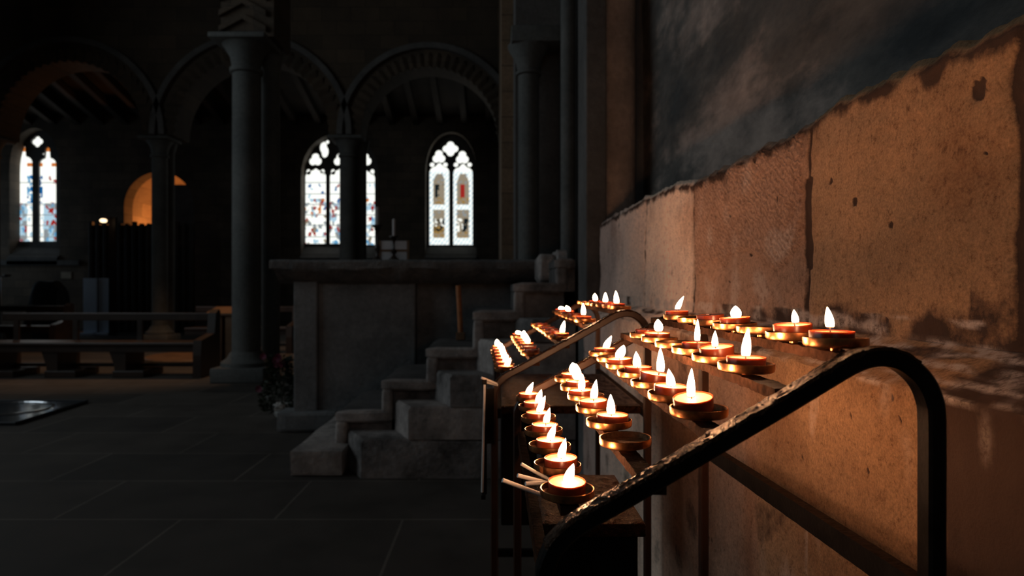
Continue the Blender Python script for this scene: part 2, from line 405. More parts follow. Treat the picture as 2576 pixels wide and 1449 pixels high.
mb = MB()
nx, nz = 90, 70; vs, fs = [], []
for i in range(nx + 1):
    for k in range(nz + 1):
        y = -0.5 + 4.35 * i / nx; z = 1.3 + 2.9 * k / nz
        p = Vector((0.85, y, z)); vs.append((0.85 - 0.02 * noise.noise(p * 1.5) - 0.006 * noise.noise(p * 7), y, z))
for i in range(nx):
    for k in range(nz):
        a = i * (nz + 1) + k; fs.append((a, a + nz + 1, a + nz + 2, a + 1))
mb.add(vs, fs); mb.box(0.9, 1.3, -0.5, 3.85, 0, 9); mb.box(0.872, 1.0, -0.5, 3.85, 4.15, 9)
struct(mb.obj('wall_upper', M['plaster'], smooth=True), 'dark stained plaster wall rising behind the low candle-lit wall')

# half-round shaft and pier at the far end of the wall
def lathe_shaft(mb, x, y, r, z0, z1, mi=0, seg=28): mb.lathe([(r, z0), (r, z1)], (x, y, 0), seg, mi)
col = MB(); lathe_shaft(col, 0.675, 3.72, 0.112, 0.0, 9)
struct(col.obj('column', stone('rosy shaft stone', (0.22, 0.18, 0.155), (0.58, 0.44, 0.36), 2.2, bmp=0.7), smooth=True), 'rosy brown half-round shaft standing at the far end of the low wall')
pb = MB()
pb.box(0.488, 0.60, 3.56, 3.9, 0, 9, 0.01); pb.box(0.60, 0.86, 3.86, 3.95, 0, 9); pb.box(0.72, 1.0, 3.80, 3.9, 0, 9)
struct(pb.obj('wall_pier', M['pier']), 'dark stone pier between the stairs and the lit wall')
struct(MB().box(0.68, 1.3, 3.95, 6.5, 0, 9).obj('wall_stair', M['pier']), 'dark stone wall closing the stairs on their far side')
struct(MB().box(0.19, 1.3, 6.5, 7.2, 0, 9).obj('wall_respond', M['pier']), 'dark stone wall behind the shafts right of the parapet')
c2 = MB(); lathe_shaft(c2, 0.605, 5.5, 0.064, 0, 9)
struct(c2.obj('column', M['shaft'], smooth=True), 'thin dark shaft beside the pier, above the top of the stairs')
root = struct(thing('column', None, None), 'dark round shaft with a capital, right above the end of the stair parapet')
c3 = MB(); xA, yA = PX(1330, 6.3), 6.33
lathe_shaft(c3, xA, yA, 0.10, 0, PZ(190, 6.3)); c3.obj('shaft', M['shaft'], root, smooth=True)
c3 = MB(); zc = PZ(190, 6.3)
c3.lathe([(0.10, 0), (0.125, 0.01), (0.125, 0.035), (0.105, 0.05), (0.13, 0.15), (0.2, 0.27), (0.2, 0.29)], (xA, yA, zc), 24)
c3.box(xA - 0.17, xA + 0.3, yA - 0.2, yA + 0.2, zc + 0.27, zc + 0.42, 0.015); c3.obj('capital', M['shaft'], root, smooth=35)
c3 = MB(); c3.box(xA - 0.13, xA + 0.3, yA - 0.15, yA + 0.25, zc + 0.42, 9); c3.obj('springer', M['pier'], root)
struct(MB().box(0.06, 1.0, 7.2, 14.0, 0, 9).obj('wall_choir', stone('brown ashlar', (0.15, 0.1, 0.06), (0.28, 0.19, 0.12), 1.2, courses=(0.5, 0.28), plane='yz')), 'brown ashlar wall end seen right of the two-light window')

# ------------------------------------------------------------------ floor, ceilings, left and back walls
fl = MB().box(-16, 3, -4, 22, -0.2, 0); struct(fl.obj('floor', M['floor']), 'dark stone flagged floor')
struct(MB().box(-10, 3, -4, 14, 9, 9.2).obj('ceiling', M['timber']), 'dark roof high above')
cb = MB()
cb.add([(-16, 14.4, 7.4), (2, 14.4, 7.4), (2, 20, 5.9), (-16, 20, 5.9)], [(0, 1, 2, 3)])
for k in range(24):
    x = -15 + 0.7 * k
    cb.add([(x, 14.5, 7.33), (x + 0.16, 14.5, 7.33), (x + 0.16, 19.9, 5.86), (x, 19.9, 5.86), (x, 14.5, 7.15), (x + 0.16, 14.5, 7.15), (x + 0.16, 19.9, 5.68), (x, 19.9, 5.68)],
           [(0, 1, 2, 3), (4, 7, 6, 5), (0, 4, 5, 1), (1, 5, 6, 2), (2, 6, 7, 3), (3, 7, 4, 0)])
struct(cb.obj('ceiling_aisle', M['timber']), 'sloping timber roof of the aisle behind the arches')

# arcade: three round arches on columns, d = 14
DA = 14.0; ZS = PZ(340, DA)
x0, x1, x2, x3 = PX(-50, DA), PX(400, DA), PX(868, DA), PX(1268, DA)
def arch_pts(xa, xb, zs, n=28, rise=1.0, ext=0.0):
    c, r = (xa + xb) / 2, (xb - xa) / 2 + ext
    return [(c - r * math.cos(PI * k / n), zs + rise * r * math.sin(PI * k / n)) for k in range(n + 1)]
hw = 0.3
bays = [(x0 + hw, x1 - hw), (x1 + hw, x2 - hw), (x2 + hw, x3 - 0.12)]
outer = [(-16, ZS)]
for xa, xb in bays: outer += arch_pts(xa, xb, ZS)
outer += [(1.0, ZS), (1.0, 9), (-16, 9)]
mb = MB(); mb.plate(outer, [], DA, DA + 0.75)
struct(mb.obj('wall_arcade', M['arcade']), 'dark wall of round arches across the far side')
def arch_ring(xa, xb, r0, r1, y0, y1, zig=False):
    mb = MB(); c, r = (xa + xb) / 2, (xb - xa) / 2; n = 56
    vs, fs = [], []
    for k in range(n + 1):
        a = PI * k / n
        j = 0.09 if (zig and k % 2) else 0.0
        for rr, y in ((r + r0 - j * 0.4, y0), (r + r1 - j, y0), (r + r1 - j, y1), (r + r0 - j * 0.4, y1)):
            vs.append((c - rr * math.cos(a), y + (0.05 if zig and k % 2 else 0), ZS + rr * math.sin(a)))
    for k in range(n):
        for q in range(4): fs.append((k * 4 + q, k * 4 + (q + 1) % 4, k * 4 + 4 + (q + 1) % 4, k * 4 + 4 + q))
    fs += [(0, 1, 2, 3), (n * 4 + 3, n * 4 + 2, n * 4 + 1, n * 4)]
    return mb.add(vs, fs)
for i, (xa, xb) in enumerate(bays):
    o = arch_ring(xa, xb, 0.34, 0.46, DA - 0.12, DA + 0.02).obj('trim_%d' % (i + 1), M['shaft']); struct(o, 'stone hood moulding over a round arch')
    o.data.materials[0] = M['pier']
    arch_ring(xa, xb, -0.02, 0.27, DA - 0.06, DA + 0.02, True).obj('zigzag_order', M['arcade'], o)
def big_column(label, x, y, r, zb, ztop, companion=None):
    root = struct(thing('column', None, None), label)
    mb = MB(); mb.box(x - 1.9 * r, x + 1.9 * r, y - 1.9 * r, y + 1.9 * r, 0, zb * 0.55, 0.03)
    mb.lathe([(r * 1.75, zb * 0.55), (r * 1.75, zb * 0.7), (r * 1.35, zb * 0.85), (r * 1.2, zb), (r * 1.05, zb * 1.1)], (x, y, 0), 28)
    mb.obj('base', M['shaft'], root, smooth=35)
    hc = 0.42
    mb = MB(); mb.lathe([(r, zb), (r * 0.97, ztop - hc)], (x, y, 0), 36); mb.obj('shaft', M['shaft'], root, smooth=True)
    mb = MB(); z = ztop - hc
    mb.lathe([(r * 0.97, -0.02), (r * 1.15, 0), (r * 1.15, 0.05), (r * 1.0, 0.07), (r * 1.12, 0.2), (r * 1.55, 0.33), (r * 1.75, 0.36)], (x, y, z), 28)
    mb.box(x - r * 2.0, x + r * 2.0, y - r * 2.0, y + r * 2.0, z + 0.35, ztop, 0.025)
    mb.obj('capital', M['shaft'], root, smooth=35)
    if companion:
        cx, cy, cr = companion
        mb = MB(); mb.lathe([(cr, 0), (cr, ztop - 0.3), (cr * 1.5, ztop)], (cx, cy, 0), 24); mb.obj('companion_shaft', M['shaft'], root, smooth=35)
    return root
big_column('left slender column of the far arcade, right of the orange glow', PX(384, DA), DA + 0.3, 0.165, 0.35, ZS, (PX(418, DA + 0.5), DA + 0.55, 0.15))
big_column('slender arcade column standing in front of the middle stained window', x2, DA + 0.3, 0.185, 0.35, ZS, (x2 + 0.2, DA + 0.55, 0.15))
big_column('column at the left end of the far arcade', x0, DA + 0.3, 0.165, 0.35, ZS)
r1 = big_column('largest round column, standing right of the long bench', PX(620, 8.6), 8.6, 0.18, 0.34, PZ(105, 8.6), (PX(678, 8.9), 8.95, 0.12))
mb = MB(); xa = PX(620, 8.6); za = PZ(105, 8.6)
mb.box(xa - 0.26, xa + 0.42, 8.42, 9.1, za, 9)
for k in range(14):     # chevron mouldings climbing from the capital
    z = za + 0.05 + 0.2 * k
    mb.prism([(xa - 0.27, z), (xa + 0.03, z + 0.16), (xa + 0.33, z), (xa + 0.33, z + 0.07), (xa + 0.03, z + 0.23), (xa - 0.27, z + 0.07)], 8.37, 8.44)
mb.obj('springer', M['arcade'], r1)

# ------------------------------------------------------------------ back wall with windows, d = 19
DB = 19.0
def pointed(xa, xb, z0, zs, za, n=10):
    """pointed-arch outline in metres"""
    c = (xa + xb) / 2; out = [(xb, z0), (xb, zs)]
    for k in range(1, n + 1):
        t = k / n; out.append((xb + (c - xb) * (1 - math.cos(t * PI / 2)) * 1.0, zs + (za - zs) * math.sin(t * PI / 2) ** 0.85))
    for k in range(n - 1, -1, -1):
        t = k / n; out.append((xa + (c - xa) * (1 - math.cos(t * PI / 2)) * 1.0, zs + (za - zs) * math.sin(t * PI / 2) ** 0.85))
    out.append((xa, z0)); return out
def foil(px, py, rx, ry, lobes, d, depth=0.28, rot=0.0, n=36):
    out = []
    for k in range(n):
        a = 2 * PI * k / n
        rr = 1 - depth + depth * abs(math.cos(lobes * (a - PI / 2 - rot) / 2)) ** 0.8
        out.append((PX(px + rx * rr * math.cos(a), d), PZ(py - ry * rr * math.sin(a), d)))
    return out
def light(pxa, pxb, pyb, pys, pya, d):
    """cusped window light: straight jambs, shouldered ogee head"""
    c = (pxa + pxb) / 2; w = pxb - pxa
    right = [(pxb, pyb), (pxb, pys), (pxb - 0.05 * w, pys - 7), (pxb - 0.16 * w, pys - 12), (pxb - 0.30 * w, pys - 14), (c + 0.17 * w, pys - 16), (c + 0.13 * w, pya + 5), (c + 0.05 * w, pya + 1)]
    left = [(2 * c - x, y) for x, y in right[::-1]]
    pts = right + [(c, pya)] + left
    return [(PX(x, d), PZ(y, d)) for x, y in pts]
DT = 19.35
WIN = {
 1: dict(out=(24, 150, 640, 430, 322), lab='stained window nearest the left edge, blue and white two-light',
         holes=[light(33, 81, 607, 408, 365, DT), light(97, 141, 607, 412, 369, DT), foil(93, 356, 15, 14, 4, DT), foil(45, 387, 3, 3, 1, DT, 0), foil(108, 387, 3, 3, 1, DT, 0)]),
 2: dict(out=(757, 953, 640, 450, 335), lab='middle stained window with red and blue glass, partly behind a column',
         holes=[light(767, 820, 613, 443, 423, DT), light(829, 882, 613, 443, 423, DT), light(891, 943, 616, 447, 425, DT)] +
               [h for c in (793, 855, 918) for h in (foil(c, 402, 17, 17, 3, DT, 0.36), foil(c - 18, 432, 5.5, 7, 1, DT, 0), foil(c + 18, 432, 5.5, 7, 1, DT, 0))] +
               [foil(815, 376, 13, 21, 2, DT, 0.4, 0.5), foil(895, 376, 13, 21, 2, DT, 0.4, -0.5), foil(823, 357, 5, 5, 1, DT, 0)]),
 3: dict(out=(1070, 1199, 640, 440, 332), lab='rightmost stained window, white two-light with brown picture panels',
         holes=[light(1080, 1130, 616, 432, 409, DT), light(1140, 1189, 616, 434, 411, DT), foil(1133, 374, 20, 19, 4, DT, 0.34),
                foil(1104, 395, 17, 18, 3, DT, 0.38), foil(1163, 397, 17, 18, 3, DT, 0.38)] +
               [foil(x, 414, 6, 6, 1, DT, 0) for x in (1087, 1120, 1147, 1181)]),
}
wall_holes = []
for w in WIN.values():
    a, b, py0, pys, pya = w['out']
    wall_holes.append(pointed(PX(a, DB), PX(b, DB), PZ(py0, DB), PZ(pys, DB), PZ(pya, DB)))
dx0, dx1, dzs = PX(312, DB), PX(488, DB), PZ(520, DB)
door = [(dx1, 0.02)] + [(x, z) for x, z in arch_pts(dx0, dx1, dzs, 24)][::-1] + [(dx0, 0.02)]
mb = MB(); mb.plate([(-16, 0), (1.2, 0), (1.2, 6.6), (-16, 6.6)], wall_holes + [door], DB, DB + 0.45)
struct(mb.obj('wall_back', stone('aisle wall', (0.08, 0.062, 0.045), (0.17, 0.13, 0.095), 1.1, courses=(0.45, 0.24))), 'dark coursed stone wall of the aisle holding the stained windows')

PAL = {'W': ((0.98, 1.0, 0.93), 1.15), 'P': ((0.42, 0.62, 0.75), 1.0), 'B': ((0.005, 0.14, 0.42), 0.8), 'C': ((0.15, 0.45, 0.75), 0.8), 'R': ((0.42, 0.025, 0.02), 0.8),
       'O': ((0.75, 0.22, 0.04), 0.8), 'T': ((0.36, 0.30, 0.215), 0.8), 'K': ((0.012, 0.02, 0.024), 0.6), 'G': ((0.32, 0.36, 0.38), 0.8), 'Y': ((0.40, 0.24, 0.07), 0.8)}
PALN = list(PAL)
PALM = [emit('glass ' + k, c, s) for k, (c, s) in PAL.items()]
def glass_code(wi, px, py, seed):
    r = noise.cell(Vector((round(px / 6.6 + 0.7 * noise.noise(Vector((px, py, 1)) * 0.13)), round(py / 9.5 + 0.7 * noise.noise(Vector((px, py, 7)) * 0.13)), wi)))
    r = (r + 1) / 2 if r < 0 else r
    if wi == 3:
        c = 1105 if px < 1135 else 1164.5
        if py < 430: return 'W'
        dxx = abs(px - c)
        inpan = (438 < py < 514 or 527 < py < 598) and dxx < 14.5
        if py < 455 and dxx > 14.5 - (455 - py) * 0.4: inpan = False
        if not inpan:
            return 'P' if (int(px / 3.2) + int(py / 4.2)) % 3 == 0 else 'W'
        t = (px - c) / 14.5; v = (py - 438) / 76 if py < 520 else (py - 527) / 71
        up = py < 520
        n = noise.noise(Vector((px * 0.16, py * 0.16, 4)))
        if v < 0.33: return 'T' if n > -0.25 else 'G'
        if v > 0.78: return 'T' if n > -0.1 else 'Y'
        if px < 1135:
            if up: return 'K' if -0.75 < t < 0.05 and n > -0.35 else ('K' if t > 0.55 and v < 0.5 and n > 0.0 else 'T')
            return 'K' if abs(t) < 0.85 and n > 0.02 else ('Y' if v > 0.6 else 'W' if n < -0.2 else 'T')
        if up: return 'R' if abs(t + 0.05) < 0.35 and v > 0.35 else 'T'
        return 'K' if 0.0 < t + 0.6 * (v - 0.6) < 0.75 and n > -0.4 else ('W' if n > 0.15 else 'T')
    if wi != 3 and py > 440 and int(py) % 27 < 2: return 'G'
    if wi == 1:
        c, w = (57, 24) if px < 89 else (119, 22)
        t = (px - c) / w
        if py < 372: return 'W' if (py < 372 and 80 < px < 106) else ('O' if abs(py - 376) < 5 else 'W')
        if 373 < py < 382 or (411 < py < 418 and abs(t) > 0.5): return 'O'
        if py < 440: return 'W'
        if py < 512:
            if px > 89: return 'R' if (r > 0.7 and t > 0.1) else ('B' if t < -0.55 and r > 0.25 else 'W')
            if abs(t) > 0.45: return 'B' if r > 0.45 else ('C' if r > 0.2 else 'W')
            return 'W'
        if abs(t) > 0.42 and (px < 89 or t < 0): return 'W' if r > 0.15 else 'P'
        if px > 89 and 525 < py < 566: return 'R' if r > 0.45 else 'P'
        return ('R' if r > 0.86 else 'O' if r > 0.78 and px > 89 else 'C' if r > 0.62 else 'G' if r > 0.25 else 'P')
    if py < 462: return 'W'
    if py < 500: return 'W' if r < 0.72 else ('P' if r < 0.84 else 'R' if r < 0.93 else 'B')
    if r < 0.38: return 'W'
    if r < 0.46: return 'P'
    if r < 0.56: return 'G'
    if r < 0.74: return 'R'
    if r < 0.85: return 'O' if py < 540 else 'T'
    if r < 0.94: return 'B'
    return 'C'
def build_window(i):
    w = WIN[i]; a, b, py0, pys, pya = w['out']; c = (a + b) / 2
    root = struct(thing('window_%d' % i, None, None), w['lab'])
    o = pointed(PX(a - 6, DT), PX(b + 6, DT), PZ(py0 + 6, DT), PZ(pys, DT), PZ(pya - 6, DT))
    MB().plate(o, w['holes'], DT, DT + 0.14).obj('tracery', M['pier'], root)
    DG = DT + 0.07; st = 2.2; mb = MB()
    nx, nz = int((b - a) / st), int((py0 - pya) / st)
    vs = [(PX(a + st * ix, DG), DG, PZ(pya + st * iz, DG)) for iz in range(nz + 1) for ix in range(nx + 1)]
    for iz in range(nz):
        for ix in range(nx):
            q = iz * (nx + 1) + ix
            code = glass_code(i, a + st * (ix + 0.5), pya + st * (iz + 0.5), i)
            mb.f.append([q, q + 1, q + nx + 2, q + nx + 1]); mb.mi.append(PALN.index(code))
    mb.v = vs
    mb.obj('stained_glass', PALM, root)
    sl = MB(); zb = PZ(py0, DB)
    sl.add([(PX(a, DB), DB - 0.12, zb - 0.10), (PX(b, DB), DB - 0.12, zb - 0.10), (PX(b, DB), DT, zb + 0.26), (PX(a, DB), DT, zb + 0.26), (PX(a, DB), DB - 0.12, zb - 0.3), (PX(b, DB), DB - 0.12, zb - 0.3), (PX(b, DB), DT, zb - 0.3), (PX(a, DB), DT, zb - 0.3)],
           [(0, 1, 2, 3), (4, 7, 6, 5), (0, 4, 5, 1), (2, 6, 7, 3), (1, 5, 6, 2), (0, 3, 7, 4)])
    sl.obj('sill', M['pier'], root)
for i in (1, 2, 3): build_window(i)
struct(MB().box(-16, PX(205, DB), DB - 0.12, DB, PZ(668, DB), PZ(655, DB), 0.02).obj('trim_4', M['pier']), 'stone string course under the left stained window')

# warm recess behind the arched doorway
root = struct(thing('door_1', None, None), 'arched doorway glowing orange behind the slender column')
mb = MB(); n = 20; cxd, rd = (dx0 + dx1) / 2, (dx1 - dx0) / 2
vs, fs = [], []
sec = [(dx0, 0.0)] + arch_pts(dx0, dx1, dzs, n) + [(dx1, 0.0)]
for y in (DB + 0.45, DB + 2.2): vs += [(x, y, z) for x, z in sec]
m_ = len(sec)
fs = [(k, k + 1, k + 1 + m_, k + m_) for k in range(m_ - 1)] + [[m_ + k for k in range(m_)]]
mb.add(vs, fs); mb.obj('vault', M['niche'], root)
MB().box(PX(424, DB), dx1, DB + 0.2, DB + 0.44, 0, PZ(462, DB)).obj('glow_blocker', M['pier'], root)  # added slab, hides the glow in the right half of the arch

# left transept wall with its daylight window, beyond the left edge of the frame
wl = MB()
vsl = [(-0.5, 2.6), (7.5, 2.6), (7.5, 6.6), (3.5, 8.4), (-0.5, 6.6)]
wl.plate([(-4, 0), (12.2, 0), (12.2, 9), (-4, 9)], [vsl], 0, 0.5)
wl.v = [(-9.4 - y, x, z) for x, y, z in wl.v]
struct(wl.obj('wall_left', M['arcade']), 'dark side wall left of the view')
wg = MB(); wg.add([(-9.7, y, z) for y, z in vsl], [(0, 1, 2, 3, 4)])
struct(wg.obj('window_4', emit('daylight glass', (0.78, 0.90, 0.97), 1.3)), 'tall daylight window in the side wall')

wr_ = MB(); hole = [(-1.2, 2.6), (0.3, 2.6), (0.3, 5.4), (-0.45, 6.3), (-1.2, 5.4)]
wr_.plate([(-9.9, 0), (3, 0), (3, 9), (-9.9, 9)], [hole], -4.4, -4.0)
struct(wr_.obj('wall_rear', M['arcade']), 'stone wall behind the viewer')
struct(MB().add([(x, -4.3, z) for x, z in hole], [(0, 1, 2, 3, 4)]).obj('window_5', emit('rear fill glow', (0.80, 0.92, 1.0), 0.62)), 'unseen added pane giving fill light behind the viewer')  # unseen glowing pane, added to light the stairs more than the arcade

we = MB(); hole = [(14.9, 1.2), (18.3, 1.2), (18.3, 3.8), (16.6, 4.9), (14.9, 3.8)]
we.plate([(14.2, 0), (19.4, 0), (19.4, 7), (14.2, 7)], [hole], 0, 0.4)
we.v = [(-16.0 - y, x, z) for x, y, z in we.v]
struct(we.obj('wall_aisle', M['arcade']), 'end wall of the aisle')
struct(MB().add([(-16.2, y, z) for y, z in hole], [(0, 1, 2, 3, 4)]).obj('window_6', emit('aisle fill glow', (0.62, 0.82, 1.0), 0.55)), 'unseen added pane giving fill light at the aisle end')  # unseen glowing pane, added to brighten the pale boards

# ------------------------------------------------------------------ the stone stairs
root = thing('stone_staircase', 'worn dark stone staircase climbing to the right against a stone parapet', 'stairs')
SX = [-1.318, -1.075, -0.768, -0.469, -0.155, 0.117, 0.40]
SZ = [0.167, 0.371, 0.584, 0.80, 1.05, 1.237, 1.40]
def rough_box(mb, x0, x1, y0, y1, z0, z1, bev=0.015, amp=0.008, mi=0, cuts=5):
    bm = bmesh.new(); bmesh.ops.create_cube(bm, size=1)
    bmesh.ops.subdivide_edges(bm, edges=bm.edges[:], cuts=cuts, use_grid_fill=True)
    s = Vector((x1 - x0, y1 - y0, z1 - z0)); c = Vector(((x0 + x1) / 2, (y0 + y1) / 2, (z0 + z1) / 2))
    for v in bm.verts:
        e = sum(1 for q in v.co if abs(abs(q) - 0.5) < 1e-4)
        p = c + Vector((v.co.x * s.x, v.co.y * s.y, v.co.z * s.z))
        if e >= 2:
            for ax in range(3):
                if abs(abs(v.co[ax]) - 0.5) < 1e-4: p[ax] -= math.copysign(bev * 0.5, v.co[ax])
        v.co = p + Vector((noise.noise(p * 4 + Vector((9, 0, 0))), noise.noise(p * 4 + Vector((0, 9, 0))), noise.noise(p * 4 + Vector((0, 0, 9))))) * amp
    bm.verts.index_update()
    mb.add([v.co[:] for v in bm.verts], [[v.index for v in f.verts] for f in bm.faces], mi); bm.free()
for k in range(7):
    xn = SX[k + 1] if k < 6 else 0.46
    zb = SZ[k - 1] if k else 0.0
    mb = MB(); yf = 4.17 if k == 0 else 4.38
    if k == 0:
        rough_box(mb, SX[0], xn + 0.1, yf, 5.42, 0, SZ[0])
    else:
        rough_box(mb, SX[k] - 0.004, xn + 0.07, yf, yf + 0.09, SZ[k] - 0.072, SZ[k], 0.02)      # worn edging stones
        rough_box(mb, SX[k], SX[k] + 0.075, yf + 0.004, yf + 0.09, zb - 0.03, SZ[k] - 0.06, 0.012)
        rough_box(mb, SX[k] - 0.004, xn + 0.07, yf + 0.09, 5.44, SZ[k] - 0.072, SZ[k] - 0.003, 0.02, mi=2)   # tread with its shade painted in
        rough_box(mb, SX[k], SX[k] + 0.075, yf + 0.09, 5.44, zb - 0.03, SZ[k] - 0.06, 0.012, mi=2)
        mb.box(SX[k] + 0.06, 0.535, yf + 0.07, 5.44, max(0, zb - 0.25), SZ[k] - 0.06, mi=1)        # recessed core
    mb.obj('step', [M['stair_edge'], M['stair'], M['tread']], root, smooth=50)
OX = [(-0.85, -1.0, 0.246), (-0.553, -0.68, 0.45), (-0.29, -0.41, 0.649), (-0.02, -0.13, 0.86), (0.22, 0.13, 1.0)]
for k, (xf, xb, zt) in enumerate(OX):
    mb = MB(); zb = OX[k - 1][2] if k else 0.0
    poly = [(xf, 4.13), (0.50, 4.13), (0.50, 4.40), (xb, 4.40)]
    nseg = 14; vs = []; fs = []
    for z, g in ((zb, 0), (zb + 0.02, 0), (zt - 0.02, 0), (zt, 0.015)):
        for j in range(nseg + 1):
            t = j / nseg; p = Vector((xf + (0.50 - xf) * t + (g if j == 0 else 0), 4.13 + g, z))
            vs.append((p.x, p.y + 0.012 * noise.noise(p * 6), p.z + (0.012 * noise.noise(p * 5) if z == zt else 0)))
        vs += [(0.50, 4.41, z), (xb + g, 4.41, z)]
    m_ = nseg + 3
    for q in range(3):
        for j in range(m_): fs.append((q * m_ + j, q * m_ + (j + 1) % m_, (q + 1) * m_ + (j + 1) % m_, (q + 1) * m_ + j))
    fs.append([3 * m_ + j for j in range(m_)])
    fs.append([j for j in range(m_)][::-1])
    mb.add(vs, fs)
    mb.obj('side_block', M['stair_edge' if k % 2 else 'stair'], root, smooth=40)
pp = MB()
pp.box(-1.70, -1.50, 5.50, 5.8, 0.0, 1.26, 0.012); pp.box(-1.50, -0.68, 5.53, 5.8, 0, 1.26, 0.012); pp.box(-0.68, 0.535, 5.62, 5.85, 0, 1.26, 0.01)
rough_box(pp, -1.83, -1.33, 5.43, 5.7, 0, 0.17, 0.02, 0.01)
pp.obj('parapet', M['parapet'], root)
cp = MB(); n = 70; vs, fs = [], []
prof = [(5.52, 1.235), (5.44, 1.30), (5.40, 1.335), (5.37, 1.36), (5.37, 1.415), (5.40, 1.433), (5.95, 1.433), (5.95, 1.235)]
for k in range(n + 1):
    x = -1.86 + 2.395 * k / n
    for j, (y, z) in enumerate(prof):
        p = Vector((x, y, z)); a = 0.02 if 0 < j < 4 else 0.006
        ex = -0.0 if j > 2 else (0.12 * (1 - j / 3) if k == 0 else 0)
        vs.append((x + ex, y + a * noise.noise(p * 7), z + a * noise.noise(p * 7 + Vector((5, 5, 5)))))
m_ = len(prof)
for k in range(n):
    for j in range(m_): fs.append((k * m_ + j, k * m_ + (j + 1) % m_, (k + 1) * m_ + (j + 1) % m_, (k + 1) * m_ + j))
fs += [list(range(m_))[::-1], [n * m_ + j for j in range(m_)]]
cp.add(vs, fs); cp.obj('coping', M['coping'], root, smooth=50)
eb = MB(); rough_box(eb, PX(1352, 5.0), PX(1402, 5.0), 4.9, 5.35, 1.24, PZ(640, 5.0), 0.03, 0.012); rough_box(eb, PX(1395, 5.0), 0.535, 4.85, 5.35, 1.24, PZ(630, 5.0), 0.03, 0.012)
eb.obj('end_block', M['stair_edge'], root, smooth=50)

# orange wooden handle standing on the stairs
zs4 = SZ[3]
mb = MB(); b0 = P(1159, 836, 5.05); b1 = P(1153, 722, 5.05)
mb.tube(smooth_path([(b0.x, 5.05, zs4 + 0.03), (b0.x - 0.005, 5.05, zs4 + 0.15), (b1.x, 5.06, b1.z - 0.01), (b1.x, 5.06, b1.z)], 4), 0.018, 10, 0, lambda t: 0.02 if t < 0.95 else 0.014)
o = mb.obj('hand_brush', M['wood_orange'], smooth=True); tag(o, 'orange wooden handled brush standing upright on the dark stone stairs', 'brush')
MB().box(b0.x - 0.035, b0.x + 0.035, 5.02, 5.08, zs4, zs4 + 0.06, 0.006).obj('brush_head', M['wood_warm'], o)

# ------------------------------------------------------------------ candle racks
def frame_template():
    pts = [(1370, 1600), (1370, 1450), (1375, 1418), (1392, 1378), (1422, 1343), (1462, 1312), (1580, 1245), (1700, 1174), (1826, 1100), (1969, 1016),
           (2061, 960), (2132, 918), (2175, 901), (2215, 897), (2255, 906), (2290, 929), (2318, 960), (2337, 1003), (2344, 1060), (2344, 1300)]
    return [(PX(x, 0.54), PZ(y, 0.54)) for x, y in pts]
TPL = smooth_path([(x, z, 0) for x, z in frame_template()], 5)
TPL = [(p.x, p.y) for p in TPL]
TPL = [(TPL[0][0], 0.0)] + TPL + [(TPL[-1][0], 0.0)]
def frame_path(xf, sc): return [(xf + (x - 0.04) * sc, z) for x, z in TPL]
TW, TD = 0.0150, 0.0185
def sweep(path, y, tw=TW, td=TD):
    mb = MB(); n = len(path); vs, fs = [], []; c = 0.0022
    sec = [(-tw / 2 + c, -td / 2), (tw / 2 - c, -td / 2), (tw / 2, -td / 2 + c), (tw / 2, td / 2 - c), (tw / 2 - c, td / 2), (-tw / 2 + c, td / 2), (-tw / 2, td / 2 - c), (-tw / 2, -td / 2 + c)]
    for i, (x, z) in enumerate(path):
        a = Vector(path[max(i - 1, 0)]); b = Vector(path[min(i + 1, n - 1)]); t = (b - a).normalized(); nn = Vector((-t.y, t.x))
        for u, w in sec: vs.append((x + nn.x * u, y + w, z + nn.y * u))
    for i in range(n - 1):
        for k in range(8): fs.append((i * 8 + k, i * 8 + (k + 1) % 8, i * 8 + 8 + (k + 1) % 8, i * 8 + 8 + k))
    fs += [list(range(8)), [(n - 1) * 8 + k for k in range(8)]]
    return mb.add(vs, fs)
def crust(path, y, lo, hi):
    """hardened wax along the top face of the sloping tube, with drips over its edges"""
    mb = MB(); rows = []
    for (xa, za), (xb, zb) in zip(path, path[1:]):
        L = math.hypot(xb - xa, zb - za)
        if L < 1e-6 or L > 0.3: continue
        k = max(1, int(L / 0.0012))
        for j in range(k):
            t = j / k; x, z = xa + (xb - xa) * t, za + (zb - za) * t
            if lo < x < hi and z > 0.9:
                nn = Vector((-(zb - za), xb - xa)).normalized(); rows.append((x, z, nn))
    m_ = 15; vs, fs = [], []
    for x, z, nn in rows:
        for q in range(m_):
            w = (q / (m_ - 1) - 0.5) * (TD + 0.0012)
            p = Vector((x * 70, w * 120, z * 70))
            h = 0.0003 + 0.0010 * max(0, noise.noise(p)) + 0.0013 * max(0, noise.noise(p * 2.7)) + 0.0010 * max(0, noise.noise(p * 5.5))
            if q in (0, m_ - 1): h = -0.0016 - 0.004 * max(0, noise.noise(Vector((x * 110, q, z * 60))))
            vs.append((x + nn.x * (TW / 2 + h), y + w, z + nn.y * (TW / 2 + h)))
    for i in range(len(rows) - 1):
        for q in range(m_ - 1): fs.append((i * m_ + q, i * m_ + q + 1, (i + 1) * m_ + q + 1, (i + 1) * m_ + q))
    return mb.add(vs, fs)

